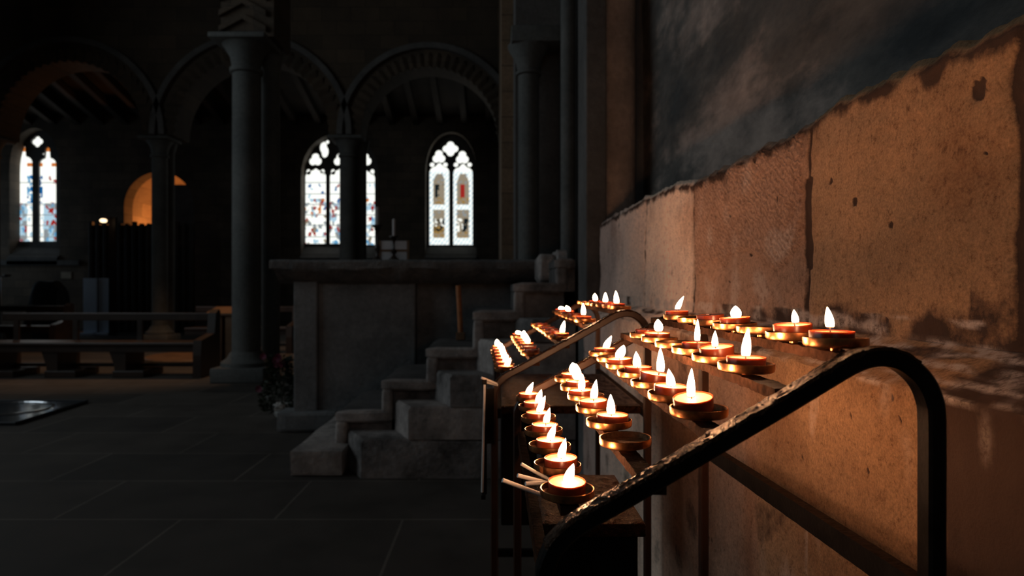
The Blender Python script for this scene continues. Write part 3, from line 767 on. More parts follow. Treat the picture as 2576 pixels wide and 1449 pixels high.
TR, TH = 0.0265, 0.0088
def tray_mesh():
    mb = MB()
    mb.lathe([(0.006, 0), (TR - 0.003, 0), (TR - 0.0008, 0.0012), (TR, 0.003), (TR, TH - 0.0004), (TR - 0.0004, TH), (TR - 0.0012, TH - 0.0004)], (0, 0, 0), 40, 0, False)
    mb.lathe([(TR - 0.0012, TH - 0.0004), (TR - 0.0014, 0.003), (TR - 0.004, 0.0016), (0.0, 0.0016)], (0, 0, 0), 40, 1, False)
    mb.lathe([(0.004, -0.0035), (0.004, 0.0005)], (0, 0, 0), 12, 0)
    return mb
def base_obj(mb, name, mats):
    o = mb.obj(name, mats, smooth=35); COL.objects.unlink(o); return o
TRAY = base_obj(tray_mesh(), 'drip_tray', [M['brass'], M['brass_in']])
CR, CH = 0.0184, 0.0126
CUP = base_obj(MB().lathe([(0.0, 0), (CR - 0.0012, 0), (CR - 0.0005, 0.0006), (CR, CH - 0.0006), (CR - 0.0003, CH), (CR - 0.0009, CH - 0.0002), (CR - 0.0011, CH - 0.0026), (0.0, CH - 0.0028)], (0, 0, 0), 40, 0, False), 'cup', M['cup'])
WAX = base_obj(MB().lathe([(CR - 0.0011, CH - 0.0030), (CR - 0.0012, CH - 0.0013), (CR - 0.003, CH - 0.0016), (0.008, CH - 0.0021), (0.0, CH - 0.0023)], (0, 0, 0), 40, 0, False), 'wax', M['wax'])
WAXD = base_obj(MB().lathe([(CR - 0.0011, CH - 0.0030), (CR - 0.0012, CH - 0.0010), (CR - 0.003, CH - 0.0008), (0.008, CH - 0.0012), (0.0, CH - 0.0014)], (0, 0, 0), 40, 0, False), 'wax', M['wax_dull'])
STUB = base_obj(MB().tube([(0, 0, CH - 0.003), (0.0004, 0, CH), (0.0014, 0, CH + 0.0012)], 0.0006, 6), 'wick', M['wick'])
def put(base, parent, name):
    o = base.copy(); o.name = name; COL.objects.link(o); o.parent = parent; return o

def flame_mesh(b, t, w):
    """teardrop from b to t (local), w wide; the base narrows round the wick"""
    b, t = Vector(b), Vector(t); hgt = (t - b).length
    fat = w / max(hgt, 1e-4)
    mb = MB(); n, seg = 14, 12; vs, fs = [], []
    for i in range(n + 1):
        s = i / n
        if fat > 0.5: r = math.sin(PI * (0.10 + 0.90 * s) ** 0.95) ** 0.8
        else: r = (math.sin(PI * min(1, (0.16 + 0.84 * s)) ** 0.78)) ** 0.85
        r = max(0.0, r) * w / 2
        c = b + (t - b) * s; c.x -= 0.12 * (t.x - b.x) * math.sin(PI * s)
        for k in range(seg): vs.append((c.x + r * math.cos(2 * PI * k / seg), c.y + r * math.sin(2 * PI * k / seg), c.z))
    for i in range(n):
        for k in range(seg): fs.append((i * seg + k, i * seg + (k + 1) % seg, (i + 1) * seg + (k + 1) % seg, (i + 1) * seg + k))
    fs.append([k for k in range(seg)][::-1])
    return mb.add(vs, fs)

ORD = ['nearest', 'second', 'third', 'fourth', 'fifth', 'sixth', 'farthest']
TIER = {1: 'top', 2: 'second', 3: 'middle', 4: 'fourth', 5: 'lowest'}
def candle(rack, tier, k, cnt, cx, cy, z0, fl=None, roll=0, pitch=0, look=None):
    lit = fl is not None
    pos = 'farthest' if k == cnt - 1 else ORD[k]
    o = thing('tealight', None, 'candle', (cx, cy, z0))
    lk = look or ('lit red-cupped tealight' if lit else 'unlit red-cupped tealight with dull wax')
    where = pos + (' from the camera' if pos not in ('nearest', 'farthest') else '') if True else ''
    tail = 'tier of the %s rack' % rack
    if pos in ('nearest', 'farthest'): lab = '%s, %s place on %s %s' % (lk, pos, TIER[tier], tail)
    else: lab = '%s, %s place back on %s %s' % (lk, pos, TIER[tier], tail)
    tag(o, lab, 'candle', 'tealights on the %s rack' % rack)
    o.rotation_euler = (math.radians(pitch), math.radians(-roll), 0)
    put(CUP, o, 'cup'); put(WAX if lit else WAXD, o, 'wax')
    if lit:
        R = o.rotation_euler.to_matrix().inverted(); L = Vector((cx, cy, z0))
        (tx, ty), (bx, by), w = fl
        b = Vector((PX(bx, cy), cy, PZ(by, cy))); t = Vector((PX(tx, cy), cy, PZ(ty, cy)))
        zmin = z0 + CH - 0.001
        if b.z < zmin: b.z = zmin
        if b.z > zmin + 0.0075: b.z = zmin + 0.0075
        off = b.x - cx
        if abs(off) > 0.010: b.x = cx + math.copysign(0.010, off)
        bl, tl = R @ (b - L), R @ (t - L)
        fb = bl - (tl - bl).normalized() * 0.0015
        o2 = flame_mesh(fb, tl, 1.12 * w * cy / F).obj('flame', M['flame'], o, smooth=True)
        wk = MB(); wr = Vector((bl.x * 0.75, bl.y, CH - 0.0025)); tip = Vector((bl.x - 0.0002, bl.y - 0.0003, bl.z + 0.0030))
        wk.tube(smooth_path([wr, wr + Vector((-0.0002, 0, 0.003)), wr.lerp(tip, 0.7) + Vector((-0.0004, 0, 0)), tip, tip + Vector((0.0009, -0.0002, 0.0006))], 4), 0.0007, 6)
        wk.obj('wick', M['wick'], o, smooth=True)
    else: put(STUB, o, 'wick')
    return o

def rack(name, label, frames, rows, railz, tray_cnt):
    root = thing(name, label, 'candle rack')
    ends = []
    for (y, xf, sc) in frames:
        p = frame_path(xf, sc); ends.append((y, xf, sc, p))
        e = sweep(p, y).obj('end_frame', M['black'] if y < 1 else M['lit_black'], root, smooth=30)
        crust(p, y, xf + 0.006, xf + 0.30 * sc).obj('wax_crust', M['crust'], e, smooth=True)
    (ya, xfa, sca, pa), (yb, xfb, scb, pb_) = ends
    def bar(xa, za, xb, zb, w, h, nm, mat, par=root, ya=ya, amp=1.0):
        mb = MB(); vs, fs = [], []; n = 120
        for i in range(n + 1):
            t = i / n; x = xa + (xb - xa) * t; y = ya + (yb - ya) * t; z = za + (zb - za) * t
            j = 0.0012 * amp
            for u, v in ((-w / 2, -h), (w / 2, -h), (w / 2, 0), (-w / 2, 0)):
                q = Vector((y * 90, u * 300, v * 300))
                vs.append((x + u + j * 0.6 * noise.noise(q), y, z + v + j * noise.noise(q * 1.3) + (-0.0026 * amp * max(0, noise.noise(Vector((y * 60, u * 99, 3)))) if v < 0 else 0)))
        for i in range(n):
            for k in range(4): fs.append((i * 4 + k, i * 4 + (k + 1) % 4, i * 4 + 4 + (k + 1) % 4, i * 4 + 4 + k))
        fs += [(0, 1, 2, 3), (n * 4 + 3, n * 4 + 2, n * 4 + 1, n * 4)]
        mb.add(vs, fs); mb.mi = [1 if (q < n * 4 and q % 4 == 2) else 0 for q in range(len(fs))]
        return mb.obj(nm, [mat, M['bar_top']], par, smooth=50)
    for tier, (xn, xfr, zrim, d0, sp, cnt) in rows.items():
        d1 = d0 + sp * (cnt - 1)
        xs = (xfr - xn) / (d1 - d0)
        zt = zrim - TH - 0.003
        yn = d0 - 0.02 if tier == 5 else ya + 0.011
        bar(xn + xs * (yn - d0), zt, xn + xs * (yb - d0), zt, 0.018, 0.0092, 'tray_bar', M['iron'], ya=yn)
        for k in range(cnt):
            d = d0 + sp * k
            t = put(TRAY, root, 'drip_tray'); t.location = (xn + xs * (d - d0), d, zrim - TH)
            t.rotation_euler = (math.radians(random.uniform(-1.5, 1.5)), math.radians(random.uniform(-1.5, 1.5)), random.uniform(0, 6))
    return root, ends, bar

NEAR = {5: (0.0694, 0.0625, 1.0055, 0.64, 0.09, 7), 4: (0.1326, 0.127, 1.0475, 0.673, 0.091, 6), 3: (0.190, 0.190, 1.0888, 0.615, 0.09, 7),
        2: (0.243, 0.243, 1.1275, 0.638, 0.0845, 6), 1: (0.300, 0.300, 1.1565, 0.58, 0.0815, 7)}
FARR = {5: (0.023, 0.0065, 1.0075, 1.577, 0.09, 7), 4: (0.086, 0.072, 1.047, 1.577, 0.09, 7), 3: (0.153, 0.1385, 1.086, 1.577, 0.09, 7),
        2: (0.213, 0.207, 1.1265, 1.577, 0.09, 7), 1: (0.298, 0.287, 1.157, 1.577, 0.09, 7)}
rn, endn, barn = rack('candle_rack', 'nearer black metal candle rack with five tiers of brass trays', [(0.54, 0.040, 1.0), (1.235, 0.040, 1.1)], NEAR, 0.93, None)
rf, endf, barf = rack('candle_rack', 'farther black metal candle rack, half hidden behind the nearer one', [(1.46, -0.0044, 1.07), (2.2, 0.0, 1.07)], FARR, 0.93, None)
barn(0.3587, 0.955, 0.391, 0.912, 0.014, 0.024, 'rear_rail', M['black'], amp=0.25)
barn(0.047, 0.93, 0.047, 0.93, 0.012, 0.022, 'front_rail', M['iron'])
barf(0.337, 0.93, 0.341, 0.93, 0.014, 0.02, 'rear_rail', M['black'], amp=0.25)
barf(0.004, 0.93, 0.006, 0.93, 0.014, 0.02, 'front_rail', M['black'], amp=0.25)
# catch tray and box under the near rack; wide shelf in the far one
def waxy_top(mb, x0, x1, y0, y1, z, mi=0, amp=0.004):
    n, m_ = int((x1 - x0) / 0.004), int((y1 - y0) / 0.004); vs, fs = [], []
    for i in range(n + 1):
        for j in range(m_ + 1):
            x, y = x0 + (x1 - x0) * i / n, y0 + (y1 - y0) * j / m_; p = Vector((x * 45, y * 45, z))
            e = 0 if 0 < i < n and 0 < j < m_ else 1
            vs.append((x, y, z + (0 if e else amp * max(0, noise.noise(p)) + amp * 0.7 * max(0, noise.noise(p * 2.6)) + 0.0004)))
    for i in range(n):
        for j in range(m_):
            a = i * (m_ + 1) + j; fs.append((a, a + m_ + 1, a + m_ + 2, a + 1))
    mb.add(vs, fs, mi)
cb_ = MB().box(0.056, 0.166, 0.765, 0.94, 0.45, 0.914, 0.004).obj('collection_box', M['black'], rn)
mb = MB().box(0.052, 0.172, 0.752, 0.952, 0.914, 0.929, 0.002); waxy_top(mb, 0.053, 0.171, 0.753, 0.951, 0.929)
mb.obj('catch_tray', M['crust'], cb_, smooth=50)
mb = MB().box(0.012, 0.333, 1.50, 2.06, 0.912, 0.93, 0.002); waxy_top(mb, 0.013, 0.332, 1.502, 2.058, 0.930, amp=0.003)
mb.obj('shelf', M['crust'], rf, smooth=50)
MB().box(0.012, 0.10, 1.60, 1.95, 0.62, 0.913, 0.004).obj('collection_box', M['black'], rf)
for ends, root in ((endn, rn), (endf, rf)):     # cross bars low between the posts of each end frame
    for (y, xf, sc, p) in ends:
        MB().box(p[0][0], p[-1][0], y - 0.008, y + 0.008, 0.30, 0.325, 0.002).obj('stretcher', M['black'], root)

hb = MB().box(PX(1213, 1.44), PX(1225, 1.44), 1.430, 1.440, 0.75, 1.0, 0.001)
hb.box(PX(1211, 1.44), PX(1222, 1.44), 1.418, 1.440, 0.742, 0.7525, 0.001); hb.box(PX(1222, 1.44), PX(1243, 1.44), 1.432, 1.455, 0.86, 0.98, 0.001); hb.obj('taper_holder', M['black'], rf)
# lit and unlit tealights: (candle px, flame tip, flame base, flame width, roll, pitch, look)
C_NEAR = {
 (1, 6): (1703, (1720, 745), (1704, 779), 12, 1, 0, 'lit tealight with flame leaning right'), (1, 4): (1788, None, None, 0, 4, 0, 'unlit red tealight with grey wax'),
 (1, 3): (1850, (1850, 769), (1852, 802), 24, 4, 0, 'lit tealight with fat round flame'), (1, 1): (1995, (1997, 779), (2001, 811), 15, 4, 2, 'lit tilted tealight with short flame'),
 (1, 0): (2092, (2081, 772), (2088, 824), 18, 0, 0, 'lit tealight with blue-based flame'),
 (2, 5): (1627, None, None, 0, 1, 0, 'unlit red tealight with grey wax'), (2, 4): (1653, (1655, 803), (1657, 834), 20, 0, 2, 'lit tealight with fat round flame'),
 (2, 2): (1754, (1755, 803), (1754, 860), 13, 0, -1, 'lit tealight with thin tall flame'), (2, 1): (1805, (1799, 832), (1799, 872), 14, 7, 3, 'lit tilted tealight with small flame'),
 (2, 0): (1877, (1882, 826), (1876, 899), 20, 0, 0, 'lit tealight with tall pointed flame'),
 (3, 6): (1521, (1538, 845), (1524, 880), 15, 0, 0, 'lit tealight with flame leaning right'), (3, 4): (1559, (1569, 868), (1558, 902), 22, 3, 1, 'lit tealight with broad leaning flame'),
 (3, 3): (1605, (1600, 884), (1603, 924), 18, 0, 0, 'lit tealight with oval flame'), (3, 2): (1646, (1661, 874), (1661, 938), 18, -7, 3, 'lit tealight tilted, flame tall'),
 (3, 1): (1688, (1682, 928), (1688, 986), 20, -2, 2, 'lit tealight with pointed flame'), (3, 0): (1746, (1740, 927), (1739, 1000), 18, 7, 7, 'lit tealight tilted with long wick'),
 (4, 5): (1439, (1441, 912), (1444, 947), 20, 0, 0, None), (4, 4): (1453, (1449, 915), (1452, 957), 20, 0, 0, None), (4, 3): (1461, (1466, 941), (1463, 986), 15, 2, 0, None),
 (4, 2): (1493, (1500, 955), (1494, 1004), 17, 3, 2, 'lit tealight with flame leaning right'), (4, 1): (1541, (1536, 991), (1537, 1043), 19, 0, 0, 'lit tealight with upright oval flame'),
 (5, 0): (1426, (1443, 1166), (1429, 1222), 22, 0, 4, None), (5, 1): (1411.6, (1423, 1102), (1412, 1160), 18, 2, 1, None), (5, 2): (1386, (1398, 1065), (1384, 1109), 17, 0, 0, None),
 (5, 3): (1371, (1383, 1026), (1374, 1064), 15, 0, 1, None), (5, 4): (1354, (1372, 995), (1357, 1043), 15, 0, 0, None), (5, 5): (1346, (1362, 980), (1354, 1019), 14, 1, 0, None), (5, 6): (1331, (1341, 962), (1329, 993), 13, 0, 0, None),
}
C_FAR = {
 (1, 0): (1552, (1549, 732), (1551, 766), 11), (1, 2): (1523, (1523, 736), (1523, 763), 10), (1, 4): (1498, (1496, 739), (1498, 762), 10), (1, 1): None,
 (2, 0): (1469, (1467, 763), (1468, 793), 10), (2, 4): (1429, (1425, 769), (1430, 789), 11), (2, 6): (1411, (1411, 771), (1413, 787), 13), (2, 2): None,
 (3, 0): (1412, (1420, 807), (1414, 838), 11), (3, 1): None, (3, 2): None, (3, 3): None, (3, 5): None,
 (4, 6): (1304, (1302, 832), (1305, 850), 12), (4, 4): (1313, (1318, 832), (1317, 853), 11), (4, 3): (1319, (1324, 840), (1322, 861), 11), (4, 2): (1325, (1328, 847), (1327, 868), 11), (4, 0): None, (4, 1): None,
 (5, 6): (1253, (1250, 854), (1252, 873), 11), (5, 5): (1256, (1261, 864), (1258, 883), 10), (5, 4): (1259, (1266, 871), (1262, 890), 10), (5, 3): (1261, (1269, 879), (1264, 898), 10),
 (5, 2): (1264, (1272, 886), (1267, 906), 10), (5, 1): (1267, (1277, 893), (1270, 914), 10), (5, 0): (1272, (1284, 901), (1275, 924), 11),
}
def place(rackname, rows, tier, k, px, fl, roll=0, pitch=0, look=None):
    xn, xfr, zrim, d0, sp, cnt = rows[tier]
    d = d0 + sp * k; xt = xn + (xfr - xn) * k / (cnt - 1)
    x = PX(px, d) if px else xt
    lim = TR - CR - 0.0018
    x = max(xt - lim, min(xt + lim, x))
    lift = 0.0018 + CR * (math.sin(math.radians(abs(roll))) + math.sin(math.radians(abs(pitch)))) * 0.9
    candle(rackname, tier, k, cnt, x, d, zrim - TH + lift, fl, roll, pitch, look)
for (tier, k), (px, tip, bs_, w, roll, pitch, look) in C_NEAR.items():
    place('nearer', NEAR, tier, k, px, (tip, bs_, w) if tip else None, roll, pitch, look)
for (tier, k), v in C_FAR.items():
    place('farther', FARR, tier, k, v[0] if v else None, (v[1], v[2], v[3]) if v else None)

# white tapers used for lighting
def taper(a, b, label, r=0.0024, mid=None):
    pts = [a, (mid or (Vector(a) + Vector(b)) / 2), b]
    mb = MB().tube(smooth_path(pts, 5), r, 10)
    o = mb.obj('wax_taper', M['match'], smooth=50)
    tag(o, label, 'taper', 'white tapers left on the racks')
zb5 = 1.0055 - TH
taper(P(1264, 1208, 0.665), P(1366, 1246, 0.675), 'longest white taper, poking out lowest beside the nearest lit tealight', 0.0023)
taper(P(1302, 1196, 0.69), P(1384, 1217, 0.70), 'middle white taper of the bundle beside the nearest lit tealight', 0.0022)
taper(P(1322, 1217, 0.684), P(1378, 1214, 0.694), 'short white taper lying under the middle one near the front tealight', 0.0021)
taper(P(1311, 1167, 0.71), P(1388, 1209, 0.715), 'topmost white taper of the bundle, bent, beside the second tealight', 0.0019, P(1346, 1187, 0.712))
taper(P(1211, 950, 1.43), P(1250, 966, 1.445), 'upper white taper sticking left from the farther rack', 0.0028)
taper(P(1217, 960, 1.442), P(1252, 969, 1.448), 'lower white taper sticking left from the farther rack', 0.0028)
taper(P(1219, 968, 1.425), P(1213, 1238, 1.425), 'long white taper hanging upright left of the farther rack post', 0.0026, P(1216, 1100, 1.425))

# ------------------------------------------------------------------ things in the dim nave
def pew(label, xa, xb, yf, yb, group, zseat=0.47, zback=0.85, ups=(), end_right=True):
    root = thing('church_pew', label, 'pew', ((xa + xb) / 2, yf, 0), group)
    ox = (xa + xb) / 2
    def ob(mb, n, m=M['wood']):
        mb.v = [(x - ox, y - yf, z) for x, y, z in mb.v]; return mb.obj(n, m, root)
    ob(MB().box(xa, xb, yf, yb - 0.05, zseat - 0.045, zseat, 0.012), 'seat')
    ob(MB().box(xa, xb, yf + 0.03, yf + 0.06, zseat - 0.13, zseat - 0.045), 'apron')
    ob(MB().box(xa, xb, yb - 0.04, yb, zback - 0.11, zback, 0.012), 'back_rail')
    for x in ups: ob(MB().box(x - 0.035, x + 0.035, yb - 0.04, yb, zseat - 0.02, zback - 0.1), 'back_post')
    for x in list(ups):
        mb = MB()
        mb.prism([(x - 0.13 - 0.05, zseat - 0.06), (x + 0.06, zseat - 0.06), (x + 0.06, 0), (x - 0.09, 0), (x - 0.09, 0.15)], yf + 0.05, yb - 0.02)
        mb.box(x - 0.1, x + 0.32, yf + 0.02, yb, 0, 0.09, 0.01); ob(mb, 'leg')
    ob(MB().box(xa, xb, yb - 0.12, yb - 0.06, 0.1, 0.15, 0.008), 'foot_rail')
    if end_right:
        mb = MB(); mb.prism([(yf - 0.02, 0), (yb + 0.04, 0), (yb + 0.05, zback + 0.02), (yb, zback + 0.05), (yb - 0.1, zback), (yb - 0.14, zseat + 0.1), (yf, zseat + 0.03), (yf - 0.02, 0.3)], xb - 0.05, xb + 0.06)
        mb.v = [(y, x, z) for x, y, z in mb.v]; ob(mb, 'end_panel')
    return root
pew('long dark wooden pew across the floor, left of the largest column', PX(-60, 8.8), PX(500, 8.8), 8.75, 9.3, 'dark wooden pews', ups=(PX(158, 9), PX(325, 9), PX(5, 9)))
pew('dark wooden pew farther back behind the long pew, at the left edge', PX(-60, 12.8), PX(158, 12.8), 12.5, 13.0, 'dark wooden pews', ups=(PX(75, 13),))
pew('dark wooden pew far behind the largest column', PX(475, 12.2), PX(735, 12.2), 12.0, 12.5, 'dark wooden pews', ups=(PX(560, 12),))
# reading desk between pew and column
root = thing('prayer_desk', 'brown wooden prayer desk between the long pew and the largest column', 'desk', (PX(565, 10), 10, 0))
def rel(mb, root): mb.v = [(x - root.location.x, y - root.location.y, z - root.location.z) for x, y, z in mb.v]; return mb
xa, xb = PX(532, 10), PX(606, 10)
mb = MB(); mb.add([(xa - .03, 9.85, .79), (xb + .03, 9.85, .79), (xb + .03, 10.25, .88), (xa - .03, 10.25, .88), (xa - .03, 9.85, .82), (xb + .03, 9.85, .82), (xb + .03, 10.25, .91), (xa - .03, 10.25, .91)],
                 [(0, 3, 2, 1), (4, 5, 6, 7), (0, 1, 5, 4), (1, 2, 6, 5), (2, 3, 7, 6), (3, 0, 4, 7)])
rel(mb, root).obj('desk_top', M['wood_warm'], root)
for x in (xa, xb - 0.2): rel(MB().box(x, x + 0.2, 9.9, 10.2, 0, 0.81, 0.01), root).obj('side_panel', M['wood_warm'], root)
rel(MB().box(xa, xb, 10.12, 10.15, 0.3, 0.81), root).obj('front_panel', M['wood_warm'], root)
mb = MB().lathe([(0.0, 0.0), (0.85, 0.0), (0.86, 0.06), (0.84, 0.08), (0.0, 0.08)], (PX(520, 11.2), 11.0, 0), 40, 0, False)
tag(mb.obj('wooden_dais', M['wood_warm'], smooth=35), 'low round wooden dais under the prayer desk, lit warm', 'platform')
for o in bpy.data.objects:
    if o.name == 'prayer_desk': o.location.z = 0.0

# two pale boards, covered instrument, screen, lamp
for a, b, l in ((208, 244, 'left'), (247, 280, 'right')):
    d = 16.8; xa, xb = PX(a, d), PX(b, d)
    root = thing('display_board', '%s of two tall pale blue boards standing behind the long pew' % l, 'board', ((xa + xb) / 2, d, 0), 'tall pale boards behind the pew')
    rel(MB().box(xa, xb, d, d + 0.04, 0.06, PZ(700, d), 0.006), root).obj('panel', M['white'], root)
    rel(MB().box(xa + 0.005, xb - 0.005, d - 0.12, d + 0.14, 0.0, 0.06, 0.01), root).obj('foot', M['white'], root)
    root.rotation_euler = (0, 0, math.radians(-7))
mb = MB(); d = 15.5; n = 16; vs, fs = [], []
for i in range(n + 1):
    for j in range(13):
        t = j / 12; x = PX(72, d) + (PX(166, d) - PX(72, d)) * t
        prof = min(1, t * 3.2 + 0.15) * (1 - 0.18 * max(0, t - 0.75) * 4)
        s = i / n; zt = 1.38 * prof
        yy = d + 0.35 * (s - 0.5) * 2 * (0.75 + 0.25 * (1 - abs(s - 0.5) * 2))
        hz = zt * (1 - abs(s - 0.5) ** 3 * 2.2) + 0.03 * noise.noise(Vector((x * 3, s * 4, 1)))
        vs.append((x, yy, max(0.0, hz) if 0 < i < n and 0 < j < 12 else 0.0))
for i in range(n):
    for j in range(12): a = i * 13 + j; fs.append((a, a + 1, a + 14, a + 13))
mb.add(vs, fs); tag(mb.obj('covered_instrument', M['cloth'], smooth=True), 'bulky thing under a black cover below the left stained window', 'covered instrument')
root = thing('wooden_screen', 'tall dark wooden screen of upright bars in front of the glowing doorway', 'screen', (PX(340, 17.6), 17.6, 0))
xa, xb = PX(228, 17.6), PX(482, 17.6)
mb = MB(); mb.box(xa, xb, 17.6, 17.68, PZ(620, 17.6), PZ(602, 17.6)); mb.box(xa, xb, 17.6, 17.68, 0.0, 0.2); mb.box(xa, xb, 17.6, 17.68, 1.0, 1.12); rel(mb, root).obj('rails', M['wood'], root)
for k in range(15):
    x = xa + (xb - xa) * k / 14; rel(MB().box(x - 0.045, x + 0.045, 17.58, 17.7, 0, PZ(562 - 5 * (k % 3 == 0), 17.6), 0.01), root).obj('bar', M['wood'], root)
rel(MB().box(xa, xb, 17.63, 17.66, 0.1, PZ(566, 17.6)), root).obj('panel', M['wood'], root)
d = 16.2; lp = P(260, 555, d)
root = thing('wall_lamp', 'small glowing oval lamp left of the orange doorway', 'lamp', lp)
mb = MB(); mb.lathe([(0.0, -0.05), (0.06, -0.04), (0.085, 0.0), (0.06, 0.04), (0.0, 0.05)], (0, 0, 0), 20, 0, False); mb.obj('lamp_shade', emit('lamp glow', (1.0, 0.72, 0.42), 2.5), root, smooth=True)
mb = MB(); mb.tube([(0, 0.0, 0.05), (0, 0.03, 0.09), (0.0, 0.38, 0.07)], 0.012, 8); mb.obj('bracket', M['wood'], root)
mb = MB(); mb.box(-0.08, 0.08, 0.36, 0.46, -lp.z, 0.12); mb.obj('post', M['wood'], root)
d = DB; tag(MB().box(PX(155, d), PX(181, d), d - 0.03, d + 0.01, PZ(701, d), PZ(684, d), 0.005).obj('wall_plaque', M['plaque']), 'small pale square plaque on the wall below the left stained window', 'plaque')
root = thing('metal_stand', 'slim polished metal stand at the left edge of the picture', 'stand', (PX(4, 13.4), 13.4, 0))
mb = MB(); mb.lathe([(0.12, 0), (0.12, 0.02), (0.02, 0.05), (0.014, 0.08), (0.014, 1.44)], (0, 0, 0), 16); mb.obj('pole', M['steel'], root, smooth=35)
mb = MB(); mb.lathe([(0.0, 0.0), (0.05, 0.01), (0.075, 0.05), (0.07, 0.055), (0.0, 0.02)], (0.12, 0, 1.42), 20, 0, False); mb.tube([(0, 0, 1.42), (0.06, 0, 1.43), (0.12, 0, 1.43)], 0.01); mb.obj('dish', M['steel'], root, smooth=True)

# altar slab beyond the parapet with two candlesticks and a framed panel
d = 7.0
zt = 1.49
root = thing('stone_altar', 'dark stone altar half hidden beyond the stair parapet', 'altar', (PX(990, d), d, 0))
rel(MB().box(PX(900, d), PX(1060, d), 6.75, 7.45, 1.40, zt, 0.02), root).obj('slab', M['pier'], root)
rel(MB().box(PX(915, d), PX(1045, d), 6.85, 7.35, 0, 1.40, 0.01), root).obj('block', M['parapet'], root)
def candlestick(px, pyc, pyt, lab1, lab2, dd, r):
    x = PX(px, dd); root = thing('candlestick', lab1, 'candlestick', (x, dd, zt), 'altar candlesticks')
    hz = PZ(pyc, dd) - zt
    MB().lathe([(0.055, 0), (0.055, 0.012), (0.03, 0.03), (0.012, 0.06), (0.03, hz * 0.32), (0.034, hz * 0.38), (0.012, hz * 0.48), (0.011, hz * 0.75), (0.02, hz * 0.82), (0.035, hz * 0.9)], (0, 0, 0), 20).obj('stem', M['wood'], root, smooth=50)
    MB().lathe([(0.02, hz * 0.9), (0.055, hz * 0.95), (0.055, hz), (0.018, hz)], (0, 0, 0), 20).obj('drip_pan', M['wood'], root, smooth=40)
    c = MB().lathe([(r, 0), (r, PZ(pyt, dd) - PZ(pyc, dd)), (r * 0.4, PZ(pyt, dd) - PZ(pyc, dd) + 0.006)], (0, 0, 0), 16).obj('altar_candle', M['linen'], None, smooth=40, loc=(x, dd, PZ(pyc, dd)))
    tag(c, lab2, 'candle', 'altar candles')
    MB().tube([(0, 0, PZ(pyt, dd) - PZ(pyc, dd)), (0.001, 0, PZ(pyt, dd) - PZ(pyc, dd) + 0.014)], 0.0015, 6).obj('wick', M['wick'], c)
candlestick(991, 594, 552, 'dark candlestick standing before the white framed panel', 'white unlit altar candle in front of the framed panel', 6.85, 0.016)
candlestick(949, 566, 522, 'tall dark candlestick left of the white framed panel', 'white unlit altar candle overlapping the middle stained window', 6.98, 0.020)
d = 7.1; xa, xb = PX(954, d), PX(1028, d)
root = thing('framed_panel', 'small white panel with dark frame standing on the altar', 'panel', ((xa + xb) / 2, d, zt))
rel(MB().box(xa, xb, d, d + 0.02, zt, PZ(606, d), 0.003), root).obj('panel', M['linen'], root)
mb = MB(); zt2 = PZ(606, d)
mb.box(xb - 0.02, xb + 0.006, d - 0.008, d + 0.025, zt, zt2 + 0.004); mb.box(xa - 0.006, xa + 0.015, d - 0.008, d + 0.025, zt, zt2 + 0.004)
zm = PZ(630, d); mb.box(xa, xb, d - 0.006, d, zm - 0.012, zm + 0.012); rel(mb, root).obj('frame', M['wood_warm'], root)

# flowers beside the stairs
d = 6.1; fx = PX(700, d)
root = thing('flower_arrangement', 'dark bushy flower arrangement in a white pot at the foot of the stairs', 'flowers', (fx, d, 0))
MB().lathe([(0.05, 0), (0.075, 0.03), (0.088, 0.1), (0.08, 0.13), (0.07, 0.13), (0.0, 0.11)], (0.04, 0, 0), 24, 0, False).obj('pot', M['pot'], root, smooth=True)
lf = MB(); bl = []
for k in range(1500):
    a = random.uniform(0, 2 * PI); rr = random.random() ** 0.5
    z = random.uniform(0.06, 0.56); wdt = 0.135 + 0.04 * math.sin(z * 9)
    c = Vector((0.02 + wdt * rr * math.cos(a), 0.8 * wdt * rr * math.sin(a), z))
    dr = Vector((math.cos(a), math.sin(a), random.uniform(-0.3, 0.9))).normalized(); sd = dr.orthogonal().normalized()
    sd = (Matrix.Rotation(random.uniform(0, 6), 3, dr) @ sd); L, W = random.uniform(0.03, 0.06), random.uniform(0.006, 0.012)
    lf.add([c, c + dr * L * 0.5 + sd * W, c + dr * L, c + dr * L * 0.5 - sd * W], [(0, 1, 2, 3)])
lf.tube([(0.04, 0, 0.1), (0.02, 0, 0.3), (0.0, 0, 0.5)], 0.006)
lf.obj('foliage', M['leaf'], root)
for k in range(9):
    a = random.uniform(0, 2 * PI); z = random.choice((0.26, 0.3, 0.5, 0.54, 0.57)); r_ = random.uniform(0.06, 0.16)
    c = Vector((r_ * math.cos(a), -abs(r_ * math.sin(a)), z)); b = MB()
    if k == 0: c = Vector((-0.16, -0.05, 0.27))
    if k == 1: c = Vector((0.03, -0.08, 0.56))
    for q in range(14):
        aa = 2 * PI * q / 14; b.add([c, c + Vector((0.028 * math.cos(aa), -0.008, 0.028 * math.sin(aa))), c + Vector((0.034 * math.cos(aa + .2), -0.012 - 0.006 * (q % 2), 0.034 * math.sin(aa + .2))), c + Vector((0.028 * math.cos(aa + .4), -0.008, 0.028 * math.sin(aa + .4)))], [(0, 1, 2, 3)])
    b.obj('blossom', M['bloom'], root)

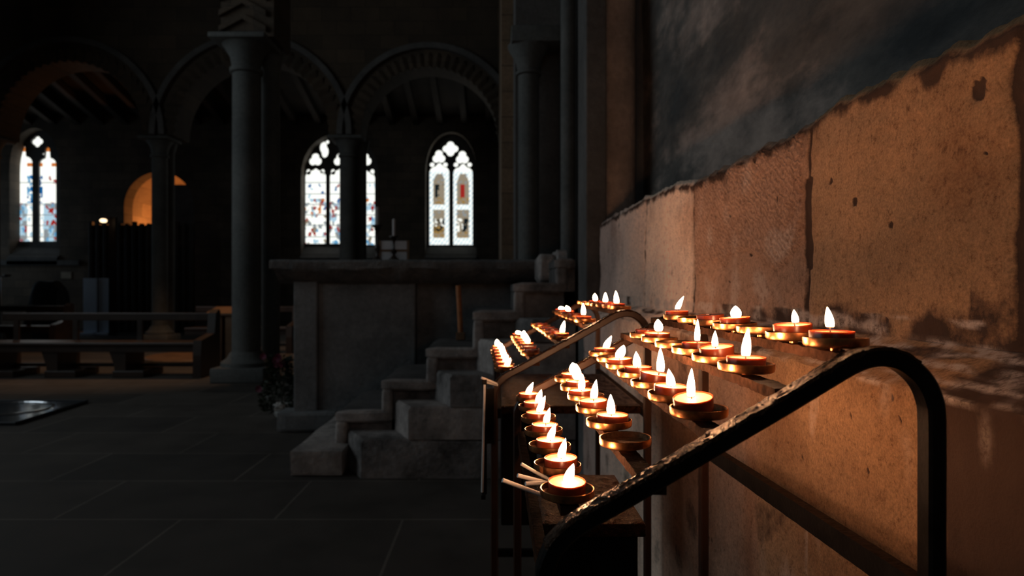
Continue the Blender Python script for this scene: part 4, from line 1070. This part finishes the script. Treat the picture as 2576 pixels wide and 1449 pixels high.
# framed memorial slab let into the floor
root = thing('floor_memorial', 'dark blue polished memorial slab with a ring, lying on the floor at left', 'memorial', (0, 0, 0))
A = [P(-60, 1013, 6.9), P(222, 1013, 6.9)]
xl, xr = PX(-160, 6.3), PX(222, 6.86)
poly = [(xl, 5.72), (PX(40, 5.72), 5.72), (xr, 6.85), (xl, 6.85)]
gl, gnt, gbs = newmat('polished slate'); gbs.inputs['Base Color'].default_value = (0.02, 0.028, 0.035, 1); gbs.inputs['Roughness'].default_value = 0.12
bump(gnt, gbs, tex_noise(gnt, coords(gnt), 6, 4), 0.15, 0.01)
mb = MB(); n = len(poly)
mb.add([(x, y, 0.0) for x, y in poly] + [(x, y, 0.02) for x, y in poly], [list(range(n))[::-1], [n + i for i in range(n)]] + [(i, (i + 1) % n, (i + 1) % n + n, i + n) for i in range(n)])
mb.obj('slab', gl, root)
mb = MB()
for i in range(n):
    a, b = Vector((*poly[i], 0.022)), Vector((*poly[(i + 1) % n], 0.022)); mb.tube([a, b], 0.012, 6)
mb.obj('border', M['cloth'], root)
cxm, cym = PX(10, 6.4), 6.40
ring = [(cxm + 0.42 * math.cos(2 * PI * k / 48), cym + 0.36 * math.sin(2 * PI * k / 48), 0.022) for k in range(49)]
MB().tube(ring, 0.012, 6).obj('ring', M['steel'], root)

# ------------------------------------------------------------------ light
W = bpy.data.worlds.new('dim interior sky'); S.world = W; W.use_nodes = True
W.node_tree.nodes['Background'].inputs[0].default_value = (0.42, 0.62, 0.72, 1)
W.node_tree.nodes['Background'].inputs[1].default_value = 0.006
def lamp(name, kind, loc, energy, color, size=0.1, target=None, spot=None):
    l = bpy.data.lights.new(name, kind); l.energy = energy; l.color = color
    if kind == 'AREA': l.size = size
    else: l.shadow_soft_size = size
    if spot: l.spot_size = math.radians(spot); l.spot_blend = 0.6
    o = bpy.data.objects.new(name, l); COL.objects.link(o); o.location = loc
    if target is not None: o.rotation_euler = (Vector(target) - Vector(loc)).to_track_quat('-Z', 'Y').to_euler()
    return o
lamp('niche_lamp', 'POINT', ((dx0 + dx1) / 2 + 0.1, DB + 1.1, 2.7), 60, (1.0, 0.40, 0.12), 0.1)
lamp('chapel_spot', 'SPOT', (-4.2, 10.6, 7.4), 620, (1.0, 0.55, 0.28), 0.15, (-5.6, 11.0, 0.0), 60)

# ------------------------------------------------------------------ camera
cam = bpy.data.cameras.new('camera'); co = bpy.data.objects.new('camera', cam); COL.objects.link(co)
cam.sensor_width = 36.0; cam.sensor_fit = 'HORIZONTAL'; cam.lens = F / 2576 * 36.0
cam.shift_x = (1288 - CX) / 2576; cam.clip_start = 0.02; cam.clip_end = 100
co.location = (0, 0, H); co.rotation_euler = (PI / 2, 0, 0)
cam.dof.use_dof = True; cam.dof.focus_distance = 0.82; cam.dof.aperture_fstop = 6.5
S.camera = co
S.view_settings.view_transform = 'Standard'; S.view_settings.look = 'None'
S.view_settings.exposure = 0.0; S.view_settings.gamma = 1.0; S.view_settings.use_curve_mapping = False
S.cycles.use_denoising = True
S.cycles.use_light_tree = True
S.cycles.max_bounces = 8
S.cycles.sample_clamp_indirect = 4.0
